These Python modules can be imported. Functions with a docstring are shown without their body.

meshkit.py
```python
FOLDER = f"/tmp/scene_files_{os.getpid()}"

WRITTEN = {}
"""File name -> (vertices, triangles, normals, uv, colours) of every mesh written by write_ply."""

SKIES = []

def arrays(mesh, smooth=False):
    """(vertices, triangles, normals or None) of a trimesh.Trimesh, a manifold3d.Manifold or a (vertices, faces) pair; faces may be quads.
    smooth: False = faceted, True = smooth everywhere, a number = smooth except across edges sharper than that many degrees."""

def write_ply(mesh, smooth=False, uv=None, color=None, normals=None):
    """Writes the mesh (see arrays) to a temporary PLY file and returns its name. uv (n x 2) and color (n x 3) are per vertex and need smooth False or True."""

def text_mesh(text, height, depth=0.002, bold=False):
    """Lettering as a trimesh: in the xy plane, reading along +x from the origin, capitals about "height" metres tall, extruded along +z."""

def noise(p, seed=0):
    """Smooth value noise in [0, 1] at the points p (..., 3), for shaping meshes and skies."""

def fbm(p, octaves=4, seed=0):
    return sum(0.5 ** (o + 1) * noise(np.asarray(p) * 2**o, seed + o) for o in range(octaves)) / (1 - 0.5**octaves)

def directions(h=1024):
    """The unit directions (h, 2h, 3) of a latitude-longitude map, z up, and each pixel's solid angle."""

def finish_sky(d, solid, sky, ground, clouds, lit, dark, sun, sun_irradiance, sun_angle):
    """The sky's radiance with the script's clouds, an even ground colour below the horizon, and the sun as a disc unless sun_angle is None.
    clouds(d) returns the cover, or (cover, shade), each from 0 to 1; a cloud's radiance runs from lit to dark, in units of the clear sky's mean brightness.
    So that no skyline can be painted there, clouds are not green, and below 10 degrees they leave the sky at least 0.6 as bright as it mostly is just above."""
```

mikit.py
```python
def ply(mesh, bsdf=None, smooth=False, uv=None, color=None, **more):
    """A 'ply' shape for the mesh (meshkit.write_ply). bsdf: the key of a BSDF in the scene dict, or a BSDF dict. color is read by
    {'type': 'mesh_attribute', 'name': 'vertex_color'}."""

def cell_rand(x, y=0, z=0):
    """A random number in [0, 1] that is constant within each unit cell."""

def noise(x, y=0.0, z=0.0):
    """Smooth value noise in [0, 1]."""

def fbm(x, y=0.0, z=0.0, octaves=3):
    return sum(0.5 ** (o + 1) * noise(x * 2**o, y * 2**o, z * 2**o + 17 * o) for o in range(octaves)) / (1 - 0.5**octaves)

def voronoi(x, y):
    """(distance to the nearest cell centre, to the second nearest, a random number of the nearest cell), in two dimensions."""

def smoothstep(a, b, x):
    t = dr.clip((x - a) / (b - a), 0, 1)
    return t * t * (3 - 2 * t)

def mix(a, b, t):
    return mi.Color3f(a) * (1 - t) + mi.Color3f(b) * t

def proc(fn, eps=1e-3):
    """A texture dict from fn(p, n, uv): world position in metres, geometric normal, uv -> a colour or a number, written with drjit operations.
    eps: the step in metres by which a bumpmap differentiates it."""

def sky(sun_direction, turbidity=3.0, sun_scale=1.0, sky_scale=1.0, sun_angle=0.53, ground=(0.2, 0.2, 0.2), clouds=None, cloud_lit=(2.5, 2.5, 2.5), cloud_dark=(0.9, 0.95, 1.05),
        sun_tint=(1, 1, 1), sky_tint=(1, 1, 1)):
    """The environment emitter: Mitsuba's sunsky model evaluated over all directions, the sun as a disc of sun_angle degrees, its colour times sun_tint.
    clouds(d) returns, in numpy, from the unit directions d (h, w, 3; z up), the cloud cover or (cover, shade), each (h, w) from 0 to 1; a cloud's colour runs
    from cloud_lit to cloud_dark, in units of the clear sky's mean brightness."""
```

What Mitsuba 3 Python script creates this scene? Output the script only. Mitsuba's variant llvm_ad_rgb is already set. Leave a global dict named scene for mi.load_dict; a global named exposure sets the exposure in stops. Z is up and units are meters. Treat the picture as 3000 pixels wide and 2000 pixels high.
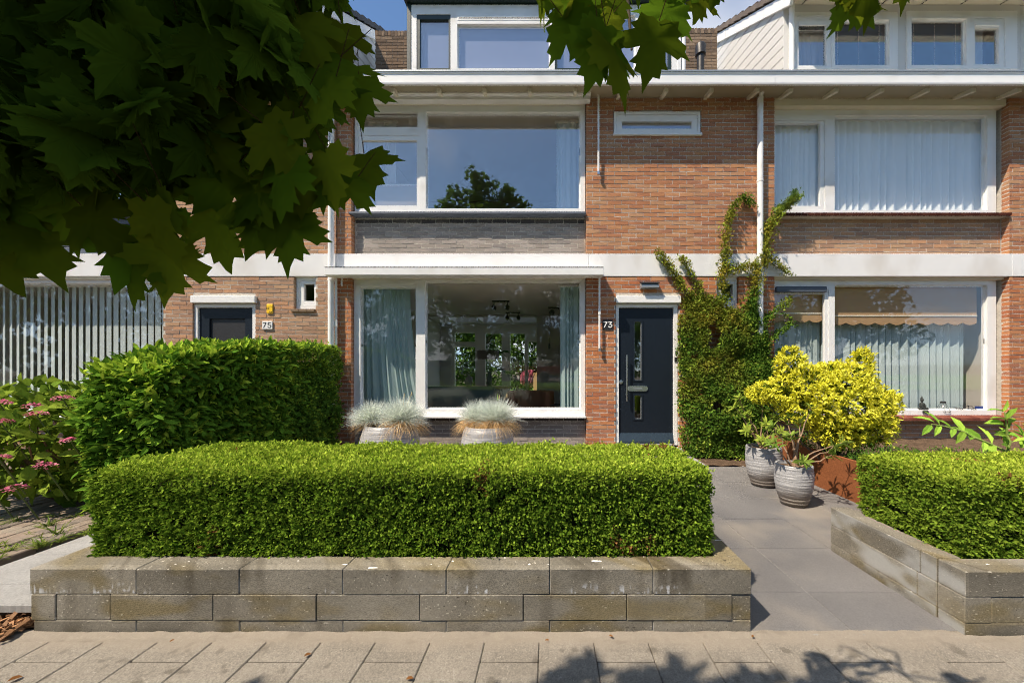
import math, random
import numpy as np, trimesh, shapely
from shapely.geometry import Polygon, box as sbox
from shapely import affinity
import drjit as dr
import mitsuba as mi
import mikit, meshkit
from mikit import proc, noise, fbm, smoothstep, mix, cell_rand, voronoi

T = mi.ScalarTransform4f
rng = np.random.default_rng(7)
random.seed(7)
scene, labels = {}, {}

# ---------------------------------------------------------------- camera, sky, exposure
F_REL = 1075 / 3000
scene['camera'] = {'type': 'perspective', 'fov_axis': 'x', 'fov': math.degrees(2 * math.atan(.5 / F_REL)),
                   'principal_point_offset_x': -0.0363, 'principal_point_offset_y': -0.044,
                   'near_clip': .05, 'far_clip': 500.0,
                   'to_world': T().look_at(origin=[0, 0, 1.25], target=[0, 1, 1.25], up=[0, 0, 1])}


CLOUD = (27.4716, 25.2508)


def clouds(d):
    q = d / np.maximum(d[..., 2:3] + .25, .05)
    n = meshkit.fbm(q * 1.3 + np.array([CLOUD[0], CLOUD[1], 0]), 5, 3)
    return np.clip((n - .50) * 5, 0, .92) * (d[..., 2] > 0), np.clip((n - .6) * 1.5, 0, .5)


scene['sky'] = mikit.sky([-.172, -.129, .303], turbidity=2.6, clouds=clouds, ground=(.16, .16, .13), sun_tint=(.965, 1.0, 1.06))
exposure = 2.4

# ---------------------------------------------------------------- helpers
taken = {}


def number(k):
    n = taken.get(k, 0)
    taken[k] = n + 1
    return k if n == 0 else f'{k}_{n:03d}'


def say(k, label=None, cat=None, group=None, kind=None):
    d = labels.setdefault(k, {})
    for a, b in (('label', label), ('category', cat), ('group', group), ('kind', kind)):
        if b: d[a] = b
    return k


def thing(name, label, cat, group=None):
    return say(number(name), label, cat, group)


def pack(c):
    """a colour per vertex, carried in the two texture coordinates (meshes with texture coordinates can be joined by the renderer)"""
    c = np.clip(np.asarray(c, float), 0, 1)
    return np.stack([np.round(c[:, 0] * 1000) + .1 + .8 * c[:, 1], c[:, 2]], 1)


def unpack(p, n, uv):
    r = dr.floor(uv.x)
    return mi.Color3f(r / 1000, dr.clip((uv.x - r - .1) / .8, 0, 1), uv.y)


def put(name, mesh, bsdf, parent=None, smooth=False, color=None, kind=None, label=None, cat=None, group=None):
    k = number((parent + '__' if parent else '') + name)
    if color is not None and smooth is not False and smooth is not True:
        mesh, smooth = trimesh.graph.smooth_shade(mesh, angle=math.radians(smooth), facet_minarea=None), True
    if color is not None and np.ndim(color) == 1:
        if isinstance(mesh, tuple): nv = len(mesh[0])
        else: nv = len(mesh.vertices)
        color = np.tile(np.asarray(color, float), (nv, 1))
    if bsdf == 'm_grass': scene[k] = mikit.ply(mesh, bsdf, smooth=smooth, color=color)
    else: scene[k] = mikit.ply(mesh, bsdf, smooth=smooth, uv=None if color is None else pack(color))
    if label or kind: say(k, label, cat, group, kind)
    return k


def bx(x0, x1, y0, y1, z0, z1):
    m = trimesh.creation.box(extents=[x1 - x0, y1 - y0, z1 - z0])
    m.apply_translation([(x0 + x1) / 2, (y0 + y1) / 2, (z0 + z1) / 2])
    return m


def cbx(x0, x1, y0, y1, z0, z1, c=.006):
    """box with chamfered edges"""
    P = []
    for i, (x, sx) in enumerate(((x0, 1), (x1, -1))):
        for (y, sy) in ((y0, 1), (y1, -1)):
            for (z, sz) in ((z0, 1), (z1, -1)):
                P += [[x, y + sy * c, z + sz * c], [x + sx * c, y, z + sz * c], [x + sx * c, y + sy * c, z]]
    return trimesh.convex.convex_hull(np.array(P))


def cat(ms):
    ms = [m for m in ms if m is not None]
    return ms[0] if len(ms) == 1 else trimesh.util.concatenate(ms)


def ext_xz(poly, y0, y1):
    """shapely polygon in x,z -> solid between y0 and y1"""
    out = []
    for g in getattr(poly, 'geoms', [poly]):
        if g.is_empty or g.area < 1e-7: continue
        m = trimesh.creation.extrude_polygon(g, y1 - y0, engine='earcut')
        v = np.array(m.vertices)
        out.append(trimesh.Trimesh(np.stack([v[:, 0], y1 - v[:, 2], v[:, 1]], 1), m.faces, process=False))
    return cat(out)


def ext_yz(poly, x0, x1):
    out = []
    for g in getattr(poly, 'geoms', [poly]):
        if g.is_empty or g.area < 1e-7: continue
        m = trimesh.creation.extrude_polygon(g, x1 - x0, engine='earcut')
        v = np.array(m.vertices)
        out.append(trimesh.Trimesh(np.stack([x0 + v[:, 2], v[:, 0], v[:, 1]], 1), m.faces, process=False))
    return cat(out)


def frame_xz(x0, x1, z0, z1, holes, y0, y1):
    p = sbox(x0, z0, x1, z1)
    for h in holes: p = p.difference(sbox(h[0], h[2], h[1], h[3]))
    return ext_xz(p, y0, y1)


def tube(points, radii, sides=6):
    p = np.asarray(points, float)
    n = len(p)
    t = np.gradient(p, axis=0)
    t /= np.linalg.norm(t, axis=1, keepdims=True) + 1e-12
    ref = np.where(np.abs(t[:, 2:]) < .9, [0, 0, 1.0], [1.0, 0, 0])
    a = np.cross(t, ref); a /= np.linalg.norm(a, axis=1, keepdims=True) + 1e-12
    b = np.cross(t, a)
    ang = np.arange(sides) * 2 * np.pi / sides
    r = np.broadcast_to(radii, (n,))[:, None, None]
    v = (p[:, None] + r * (np.cos(ang)[None, :, None] * a[:, None] + np.sin(ang)[None, :, None] * b[:, None])).reshape(-1, 3)
    f = []
    for i in range(n - 1):
        for j in range(sides):
            q = [i * sides + j, i * sides + (j + 1) % sides, (i + 1) * sides + (j + 1) % sides, (i + 1) * sides + j]
            f += [[q[0], q[1], q[2]], [q[0], q[2], q[3]]]
    v = np.vstack([v, p[:1], p[-1:]])
    c0, c1 = n * sides, n * sides + 1
    for j in range(sides):
        f += [[c0, (j + 1) % sides, j], [c1, (n - 1) * sides + j, (n - 1) * sides + (j + 1) % sides]]
    return trimesh.Trimesh(v, np.array(f)[:, ::-1], process=False)


def bend(p0, p1, sag=0., n=6, wig=0.):
    p0, p1 = np.array(p0, float), np.array(p1, float)
    t = np.linspace(0, 1, n)[:, None]
    p = p0 + (p1 - p0) * t
    p[:, 2] += sag * 4 * (t * (1 - t))[:, 0]
    if wig: p[1:-1] += rng.normal(0, wig, (n - 2, 3))
    return p


def lathe(prof, n=32, c=(0, 0, 0)):
    m = trimesh.creation.revolve(np.array(prof, float), sections=n)
    m.apply_translation(c)
    return m


def ell(c, r, sub=2):
    m = trimesh.creation.icosphere(subdivisions=sub)
    m.apply_scale(r); m.apply_translation(c)
    return m


def unit(v):
    return v / (np.linalg.norm(v, axis=-1, keepdims=True) + 1e-12)


def leaves(P, D, N, L, W, C, fold=.22, six=False, curl=.0):
    """many leaves: base points, tip directions, normals, lengths, widths, colours -> (v, f), colours"""
    n = len(P)
    D = unit(D); S = unit(np.cross(D, N)); N = np.cross(S, D)
    L = np.broadcast_to(L, (n,))[:, None]; W = np.broadcast_to(W, (n,))[:, None]
    if not six:
        V = np.stack([P, P + D * L * .5 - S * W * .5 + N * W * fold, P + D * L - N * L * curl, P + D * L * .5 + S * W * .5 + N * W * fold], 1)
        F = np.array([[0, 1, 2], [0, 2, 3]])
    else:
        V = np.stack([P, P + D * L * .28 - S * W * .42 + N * W * fold * .8, P + D * L * .66 - S * W * .45 + N * (W * fold - L * curl * .4), P + D * L - N * L * curl,
                      P + D * L * .66 + S * W * .45 + N * (W * fold - L * curl * .4), P + D * L * .28 + S * W * .42 + N * W * fold * .8, P + D * L * .5 - N * L * curl * .2], 1)
        F = np.array([[0, 1, 6], [1, 2, 6], [2, 3, 6], [3, 4, 6], [4, 5, 6], [5, 0, 6]])
    k = V.shape[1]
    FF = (F[None] + (np.arange(n) * k)[:, None, None]).reshape(-1, 3)
    C = np.broadcast_to(np.asarray(C, float), (n, 3))
    return (V.reshape(-1, 3), FF), np.repeat(C, k, 0)


def join(parts):
    """[( (v,f), col )] -> one"""
    vs, fs, cs, at = [], [], [], 0
    for (v, f), c in parts:
        vs.append(v); fs.append(np.asarray(f) + at); cs.append(c); at += len(v)
    return (np.vstack(vs), np.vstack(fs)), np.vstack(cs)


def tint(n, a, b, jitter=.18):
    t = rng.random((n, 1))
    c = np.asarray(a) * (1 - t) + np.asarray(b) * t
    return c * (1 + rng.normal(0, jitter, (n, 1))).clip(.45, 1.7)


# ---------------------------------------------------------------- materials
def mat(name, rgb, rough=.5, metallic=0., spec=.5, **kw):
    scene[name] = {'type': 'twosided', 'b': {'type': 'principled', 'base_color': {'type': 'rgb', 'value': list(rgb)} if not isinstance(rgb, dict) else rgb, 'roughness': rough, 'metallic': metallic, 'specular': spec, **kw}}
    return name


VC = proc(unpack)
mat('m_vc', VC, .7, spec=.3)                    # matte things coloured per vertex
mat('m_gloss', VC, .3)                          # glossy things coloured per vertex
mat('m_white', proc(lambda p, n, uv: mix((.74, .745, .74), (.58, .56, .52), smoothstep(.55, .95, fbm(p.x * 3 + p.y * 2, p.y * 9, p.z * 2.2, 3)) * .95)), .32)
mat('m_band', proc(lambda p, n, uv: mix((.68, .69, .70), (.54, .52, .49), smoothstep(.45, .85, fbm(p.x * 2.6, p.y * 9, p.z * 1.2, 4)) * .8)), .8, spec=.2)
mat('m_cream', (.70, .66, .54), .45)
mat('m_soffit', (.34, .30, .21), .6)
mat('m_black', (.02, .02, .022), .45)
mat('m_steel', (.62, .62, .62), .28, 1.)
mat('m_zinc', (.33, .36, .38), .45, .6)
mat('m_green', (.012, .028, .026), .4)
mat('m_door', (.008, .013, .021), .38, spec=.3)
mat('m_doorlow', (.022, .038, .056), .4)
mat('m_room', (.50, .48, .44), .9, spec=.1)
mat('m_tanwall', (.42, .40, .37), .9, spec=.1)
scene['m_mortar'] = {'type': 'twosided', 'b': {'type': 'diffuse', 'reflectance': proc(lambda p, n, uv: mi.Color3f(.50, .465, .41) * (.8 + .4 * noise(p.x * 40, p.y * 40, p.z * 40)))}}
scene['m_brick'] = {'type': 'twosided', 'b': {'type': 'diffuse', 'reflectance': proc(lambda p, n, uv: unpack(p, n, uv) * (.82 + .5 * fbm(p.x * 26, p.y * 26, p.z * 60, 2)))}}
scene['m_leaf'] = {'type': 'principledthin', 'base_color': VC, 'roughness': .36, 'spec_tint': 0., 'eta': 1.4, 'diff_trans': .55}
scene['m_leafgloss'] = {'type': 'principledthin', 'base_color': VC, 'roughness': .26, 'eta': 1.5, 'diff_trans': .45}
scene['m_grass'] = {'type': 'principledthin', 'base_color': {'type': 'mesh_attribute', 'name': 'vertex_color'}, 'roughness': .5, 'eta': 1.35, 'diff_trans': .6}
scene['m_maple'] = {'type': 'principledthin', 'base_color': VC, 'roughness': .5, 'eta': 1.35, 'diff_trans': 1.0}
scene['m_curtain'] = {'type': 'principledthin', 'base_color': VC, 'roughness': .9, 'eta': 1.2, 'diff_trans': .45}
scene['m_glass'] = {'type': 'thindielectric', 'int_ior': 1.6}
scene['m_glasshi'] = {'type': 'thindielectric', 'int_ior': 2.7}


def f_block(p, n, uv):
    w = p.x + p.y * .73
    t = cell_rand(dr.floor((p.x + 2.482) / .497 + .5 * dr.floor((p.z + .07) / .125)), dr.floor((p.z + .07) / .125), dr.floor(p.y / .6))
    base = mix((.115, .107, .088), (.240, .222, .187), fbm(w * 5, p.y * 5, p.z * 7, 4)) * (.82 + .36 * t)
    base = mix(base, (.15, .118, .05), smoothstep(.44, .72, fbm(w * 4 + 9, p.y * 4, p.z * 9, 3)) * .65)
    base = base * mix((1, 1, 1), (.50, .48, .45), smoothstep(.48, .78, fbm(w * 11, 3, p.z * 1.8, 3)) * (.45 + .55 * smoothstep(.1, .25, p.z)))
    g = noise(p.x * 210, p.y * 210, p.z * 210)
    base = base * (.66 + .68 * g)
    base = mix(base, (.50, .47, .40), smoothstep(.84, .92, noise(p.x * 120, p.y * 120, p.z * 120)) * .75)
    base = mix(base, (.04, .036, .03), smoothstep(.86, .93, noise(p.x * 95 + 50, p.y * 95, p.z * 95)) * .8)
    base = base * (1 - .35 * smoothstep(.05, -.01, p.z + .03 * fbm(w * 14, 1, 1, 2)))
    # lime bloom that ran down the front of the top course
    up = smoothstep(.181, .19, p.z) * (1 - smoothstep(.195, .255, p.z + .035 * noise(p.x * 19, 3, 3)))
    run = smoothstep(.58, .80, .65 * noise(p.x * 120, p.z * 22, 4) + .35 * noise(p.x * 43, p.z * 60, 8)) * smoothstep(.47, .66, fbm(p.x * 3.1 + 5.2, 7, 1, 3))
    front = smoothstep(.5, .9, -n.y)
    base = mix(base, (.55, .58, .62), up * run * front * .8)
    # pale bloom on the path side of the walls
    side = smoothstep(.5, .9, dr.abs(n.x))
    base = mix(base, (.36, .37, .37), side * smoothstep(.42, .7, fbm(p.y * 4.5, p.z * 9, 2, 3)) * .7)
    # droppings on top
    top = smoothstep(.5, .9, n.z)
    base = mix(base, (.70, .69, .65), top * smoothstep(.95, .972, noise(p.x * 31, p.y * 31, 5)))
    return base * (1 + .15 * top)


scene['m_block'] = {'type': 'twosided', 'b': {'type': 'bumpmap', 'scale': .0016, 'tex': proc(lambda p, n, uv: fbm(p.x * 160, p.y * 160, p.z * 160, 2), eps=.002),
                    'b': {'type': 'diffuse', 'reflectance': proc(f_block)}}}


def f_tile(p, n, uv):
    t = cell_rand(dr.floor(p.x / .252), dr.floor(p.y / .126), 3)
    base = mix((.170, .154, .130), (.250, .228, .194), .35 * t + .65 * fbm(p.x * 4, p.y * 4, 0, 4))
    base = base * (.74 + .52 * noise(p.x * 230, p.y * 230, p.z * 230))
    base = mix(base, (.36, .33, .29), smoothstep(.87, .94, noise(p.x * 150 + 8, p.y * 150, 1)) * .6)
    base = mix(base, (.085, .075, .06), smoothstep(.66, .82, fbm(p.x * 17, p.y * 17, 2, 3)) * .55)
    return mix(base, (.25, .218, .178), smoothstep(1.65, 1.73, p.y + .05 * noise(p.x * 9, 1, 1)) * .6)


scene['m_tile'] = {'type': 'twosided', 'b': {'type': 'bumpmap', 'scale': .0012, 'tex': proc(lambda p, n, uv: fbm(p.x * 150, p.y * 150, p.z * 150, 2), eps=.002),
                   'b': {'type': 'diffuse', 'reflectance': proc(f_tile)}}}


def f_path(p, n, uv):
    base = mix((.090, .089, .093), (.165, .161, .16), fbm(p.x * 2.3, p.y * 2.3, 0, 4)) * (.965 + .07 * cell_rand(dr.floor((p.x - .425) / .52), dr.floor((p.y - .013) / .5175), 5))
    base = base * (.88 + .24 * noise(p.x * 190, p.y * 190, 0))
    base = mix(base, (.25, .22, .18), smoothstep(.52, .80, fbm(p.x * 1.7 + 4, p.y * 1.7, 3, 4)) * .55)
    return mix(base, (.2, .175, .14), smoothstep(1.84, 1.74, p.y + .07 * fbm(p.x * 12, 2, 2, 2)) * .8)


mat('m_path', proc(f_path), .62, spec=.35)
mat('m_corten', proc(lambda p, n, uv: mix((.16, .055, .022), (.27, .10, .04), fbm(p.x * 6, p.y * 6, p.z * 9, 4)) * (.8 + .4 * noise(p.x * 120, p.y * 120, p.z * 120))), .75, spec=.2)
mat('m_soil', proc(lambda p, n, uv: mix((.035, .024, .016), (.11, .075, .05), fbm(p.x * 22, p.y * 22, p.z * 22, 3))), .95, spec=.1)
mat('m_ground', proc(lambda p, n, uv: mix((.06, .055, .045), (.11, .10, .085), fbm(p.x * 3, p.y * 3, 0, 4))), .95, spec=.1)
mat('m_asphalt', proc(lambda p, n, uv: mix((.075, .075, .076), (.12, .118, .115), fbm(p.x * 2, p.y * 2, 0, 4)) * (.8 + .4 * noise(p.x * 60, p.y * 60, 0))), .9, spec=.2)
mat('m_slab', proc(lambda p, n, uv: mix((.19, .187, .178), (.30, .30, .295), fbm(p.x * 5, p.y * 5, p.z * 5, 4)) * (.85 + .3 * noise(p.x * 140, p.y * 140, 0))), .85, spec=.2)


def f_pot(p, n, uv):
    g = fbm(p.x * 3, p.y * 3, p.z * 55, 3)
    base = mix((.20, .205, .22), (.42, .425, .435), g)
    low = 1 - smoothstep(.09, .25, p.z + .05 * fbm(p.x * 9, p.y * 9, 0, 2))
    return mix(base, mix((.07, .055, .045), (.30, .27, .24), smoothstep(.35, .75, g)), low)


mat('m_pot', proc(f_pot), .38)
mat('m_bark', proc(lambda p, n, uv: mix((.05, .042, .034), (.15, .125, .10), fbm(p.x * 25, p.y * 25, p.z * 6, 3))), .9, spec=.1)
mat('m_lawn', proc(lambda p, n, uv: mix((.05, .11, .02), (.11, .18, .035), fbm(p.x * 5, p.y * 5, 0, 3))), .9, spec=.1)

# ---------------------------------------------------------------- bricks
BP = {'red': [(.40, .16, .075), (.355, .135, .068), (.43, .19, .092), (.335, .13, .07), (.39, .18, .092), (.41, .21, .112), (.375, .148, .072), (.33, .15, .092)],
      'redup': [(.39, .185, .098), (.35, .158, .086), (.42, .215, .115), (.325, .155, .095), (.375, .205, .118), (.40, .23, .135), (.36, .165, .09), (.385, .195, .10)],
      'tan': [(.39, .25, .157), (.35, .205, .13), (.34, .22, .15), (.42, .24, .142), (.37, .24, .162), (.31, .195, .135)],
      'dark': [(.265, .235, .21), (.30, .265, .24), (.235, .21, .195), (.275, .24, .215), (.32, .285, .26)],
      'black': [(.07, .066, .068), (.09, .083, .08), (.058, .057, .062)],
      'sill': [(.16, .055, .04), (.13, .045, .035), (.19, .07, .05)],
      'chim': [(.17, .125, .09), (.22, .165, .12), (.13, .098, .075), (.19, .135, .095)]}
BSHAPE = []
for i in range(4):
    m = trimesh.creation.box(extents=[1, 1, 1])
    v = np.array(m.vertices) + rng.normal(0, 1, (8, 3)) * np.array([.010, .004, .05])
    v[:, 1] += .5
    BSHAPE.append((v, np.array(m.faces)))
BPLY = {}


def bply(pal, ci, si):
    if (pal, ci, si) not in BPLY:
        BPLY[pal, ci, si] = mikit.ply(BSHAPE[si], 'm_brick', uv=pack(np.tile(np.array(BP[pal][ci]), (8, 1))))
    return BPLY[pal, ci, si]


def bond(x0, x1, z0, z1, holes=(), pitch=.0625, length=.22, shift=0.):
    """stretcher bond: list of (x, z, w, h)"""
    out = []
    n = max(1, round((z1 - z0) / pitch))
    h = (z1 - z0) / n
    for i in range(n):
        za, zb = z0 + i * h, z0 + (i + 1) * h
        spans = [(x0, x1)]
        for a, b, c, d in holes:
            if min(zb, d) - max(za, c) > .35 * h:
                spans = [s for u, w in spans for s in ((u, min(w, a)), (max(u, b), w)) if s[1] - s[0] > .03]
        for u, w in spans:
            off = (shift + (i % 2) * .5) * length
            k = math.floor((u - off) / length)
            x = off + k * length
            while x < w - 1e-6:
                a, b = max(x, u), min(x + length, w)
                if b - a > .045: out.append((a, za, b - a, h))
                x += length
    return out


class Bricks:
    def __init__(s): s.list = []

    def panel(s, pal, y, *a, depth=.1, dark=None, **k):
        for (x, z, w, h) in bond(*a, **k):
            ci = int(rng.integers(len(BP[pal])))
            s.list.append((pal, ci, int(rng.integers(4)), x + w / 2, y + float(np.clip(rng.normal(0, .0018), -.003, .0025)), z + h / 2, w - .011, depth, h - .0115))

    def one(s, pal, x, y, z, w, d, h):
        s.list.append((pal, int(rng.integers(len(BP[pal]))), int(rng.integers(4)), x, y, z, w, d, h))

    def build(s, parent, name, budget, near=(0.8, 1.6)):
        L = sorted(s.list, key=lambda b: -(b[6] * b[8] > .006) * 100 + math.hypot((b[3] - near[0]) * .6, b[5] - near[1]))
        for pal, ci, si, x, y, z, w, d, h in L[:budget]:
            scene[number(f'{parent}__{name}')] = {**bply(pal, ci, si), 'to_world': T().translate([x, y, z]).scale([w, d, h])}
        rest = L[budget:]
        if rest:
            parts = []
            for pal, ci, si, x, y, z, w, d, h in rest:
                parts.append(((BSHAPE[si][0] * [w, d, h] + [x, y, z], BSHAPE[si][1]), np.tile(BP[pal][ci], (8, 1))))
            m, c = join(parts)
            put(name + 'work', m, 'm_brick', parent, color=c, kind='stuff')

# ================================================================ SETTING
YF = 5.57                                     # brick face of the terrace
say(put('ground', (np.array([[-160, -160, -.16], [160, -160, -.16], [160, 160, -.16], [-160, 160, -.16]]), [[0, 1, 2], [0, 2, 3]]), 'm_ground'), 'bare earth under and around the street and gardens', kind='structure')
say(put('road', bx(-80, 80, -9.0, -1.95, -.15, -.125), 'm_asphalt'), 'grey asphalt road along the terrace', kind='structure')
say(put('kerb', cbx(-80, 80, -1.95, -1.8, -.15, -.004, .01), 'm_block'), 'concrete kerb between road and pavement', kind='structure')
pv = say(number('pavement'), 'pavement of beige concrete tiles before the low walls', kind='structure')
put('joint_sand', bx(-7, 8, -1.8, 1.78, -.12, -.013), 'm_soil', pv)
put('far_tiles', cat([bx(-7, 8, -1.8, .72, -.1, -.002)]), 'm_tile', pv)
for k in range(-11, 10):
    xa = -.046 + k * .252
    rows = [(1.584, 1.703), (1.332, 1.584), (1.08, 1.332), (.83, 1.08)] if k % 2 else [(1.458, 1.703), (1.206, 1.458), (.954, 1.206), (.72, .954)]
    for ya, yb in rows:
        if not -3.2 < xa < 3.0: continue
        m = cbx(xa + .0012, xa + .252 - .0012, ya + .0026, yb - .0026, -.05, 0, .004)
        m.apply_transform(trimesh.transformations.rotation_matrix(rng.normal(0, .0035), [rng.normal(), rng.normal(), 0], [xa + .12, (ya + yb) / 2, 0]))
        put('tile', m, 'm_tile', pv)
# strip of worn mortar-like edging between tiles and low wall
g = np.stack(np.meshgrid(np.linspace(-6, 6, 420), np.linspace(1.695, 1.775, 8), indexing='ij'), -1).reshape(-1, 2)
z = -.006 + .014 * (meshkit.fbm(np.c_[g * 22, g[:, :1] * 0], 3) - .42) + .006 * np.clip((g[:, 1] - 1.73) / .03, 0, 1)
idx = np.arange(420 * 8).reshape(420, 8)
q = np.stack([idx[:-1, :-1], idx[1:, :-1], idx[1:, 1:], idx[:-1, 1:]], -1).reshape(-1, 4)
put('edge_strip', (np.c_[g, z], q), 'm_tile', pv, smooth=True)

# front path of large dark slabs
pt = say(number('path'), 'garden path of large dark grey slabs leading to the front door', kind='structure')
put('joint_sand', bx(.5, 3.0, 1.75, 5.6, -.12, -.004), 'm_slab', pt)
xs, ys = [.425, .945, 1.465, 1.985, 2.505, 2.93], [1.772, 2.083, 2.600, 3.118, 3.635, 4.152, 4.82]
for i in range(5):
    for j in range(6):
        if i == 0 and j < 2 or i >= 3 and j < 1: continue
        put('slab', cbx(xs[i] + .0022, xs[i + 1] - .0022, ys[j] + .0018, ys[j + 1] - .0018, -.05, rng.normal(0, .0014), .002), 'm_path', pt)
for i in range(3):
    put('slab', cbx([.945, 1.30, 1.66][i] + .0015, [1.30, 1.66, 2.03][i] - .0015, 4.8215, 5.56, -.05, .001, .002), 'm_path', pt)
put('border', cbx(2.035, 2.085, 4.83, 5.56, -.06, .012, .004), 'm_slab', pt)

gb = say(number('garden_bed'), 'dark garden soil beside and behind the hedges', kind='structure')


def rough(x0, x1, y0, y1, z, amp=.02, n=40, seed=1):
    g = np.stack(np.meshgrid(np.linspace(x0, x1, n), np.linspace(y0, y1, n), indexing='ij'), -1).reshape(-1, 2)
    zz = z + amp * (meshkit.fbm(np.c_[g * 7, g[:, :1] * 0], 4, seed) - .5) * 2
    idx = np.arange(n * n).reshape(n, n)
    return np.c_[g, zz], np.stack([idx[:-1, :-1], idx[1:, :-1], idx[1:, 1:], idx[:-1, 1:]], -1).reshape(-1, 4)


put('soil', rough(2.086, 3.42, 4.83, 5.6, .01), 'm_soil', gb, smooth=True)
put('soil', rough(-2.39, .43, 2.6, 5.6, .01), 'm_soil', gb, smooth=True)
put('soil', rough(-2.39, .86, 1.85, 2.65, .17), 'm_soil', gb, smooth=True)
put('soil', rough(2.08, 5.0, 1.85, 2.66, .17), 'm_soil', gb, smooth=True)
put('soil', rough(2.96, 8.0, 2.55, 5.68, .21, .05), 'm_soil', gb, smooth=True)
put('soil', rough(-3.16, -2.39, 2.7, 5.6, .06), 'm_soil', gb, smooth=True)

# drive of the left house: clinkers, slab strip, bark
dv = say(number('driveway'), 'weedy driveway of brown clinker pavers left of the hedges', kind='structure')
put('bed', rough(-9.5, -3.1, 1.75, 5.6, .055, .006), 'm_soil', dv, smooth=True)
BPC = np.array([(.18, .145, .115), (.21, .165, .13), (.155, .13, .108), (.205, .175, .14)])
cnt = 0
for j in range(38):
    for i in range(34):
        x = -3.42 - i * .105; y = 1.82 + j * .2 + (i % 2) * .1
        if y > 5.4 or x < -7: continue
        x -= (y - 2.3) * .02
        vis = x < -3.3 and 1.85 < y < 3.6 and x > -1.55 * y
        m = cbx(x - .05, x + .048, y, y + .195, .02, .1 + rng.normal(0, .003), .006) if vis else bx(x - .05, x + .048, y, y + .195, .02, .1 + rng.normal(0, .003))
        c = BPC[rng.integers(4)] * rng.uniform(.85, 1.15)
        if vis and cnt < 290:
            cnt += 1
            put('paver', m, 'm_vc', dv, color=c)
        else:
            dv_rest = globals().setdefault('dv_rest', [])
            dv_rest.append(((np.array(m.vertices), np.array(m.faces)), np.tile(c, (len(m.vertices), 1))))
m, c = join(dv_rest)
put('pavement_rest', m, 'm_vc', dv, color=c, kind='stuff')
ss = say(number('slab_strip'), 'strip of pale grey paving slabs along the left planter wall', kind='structure')
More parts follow.
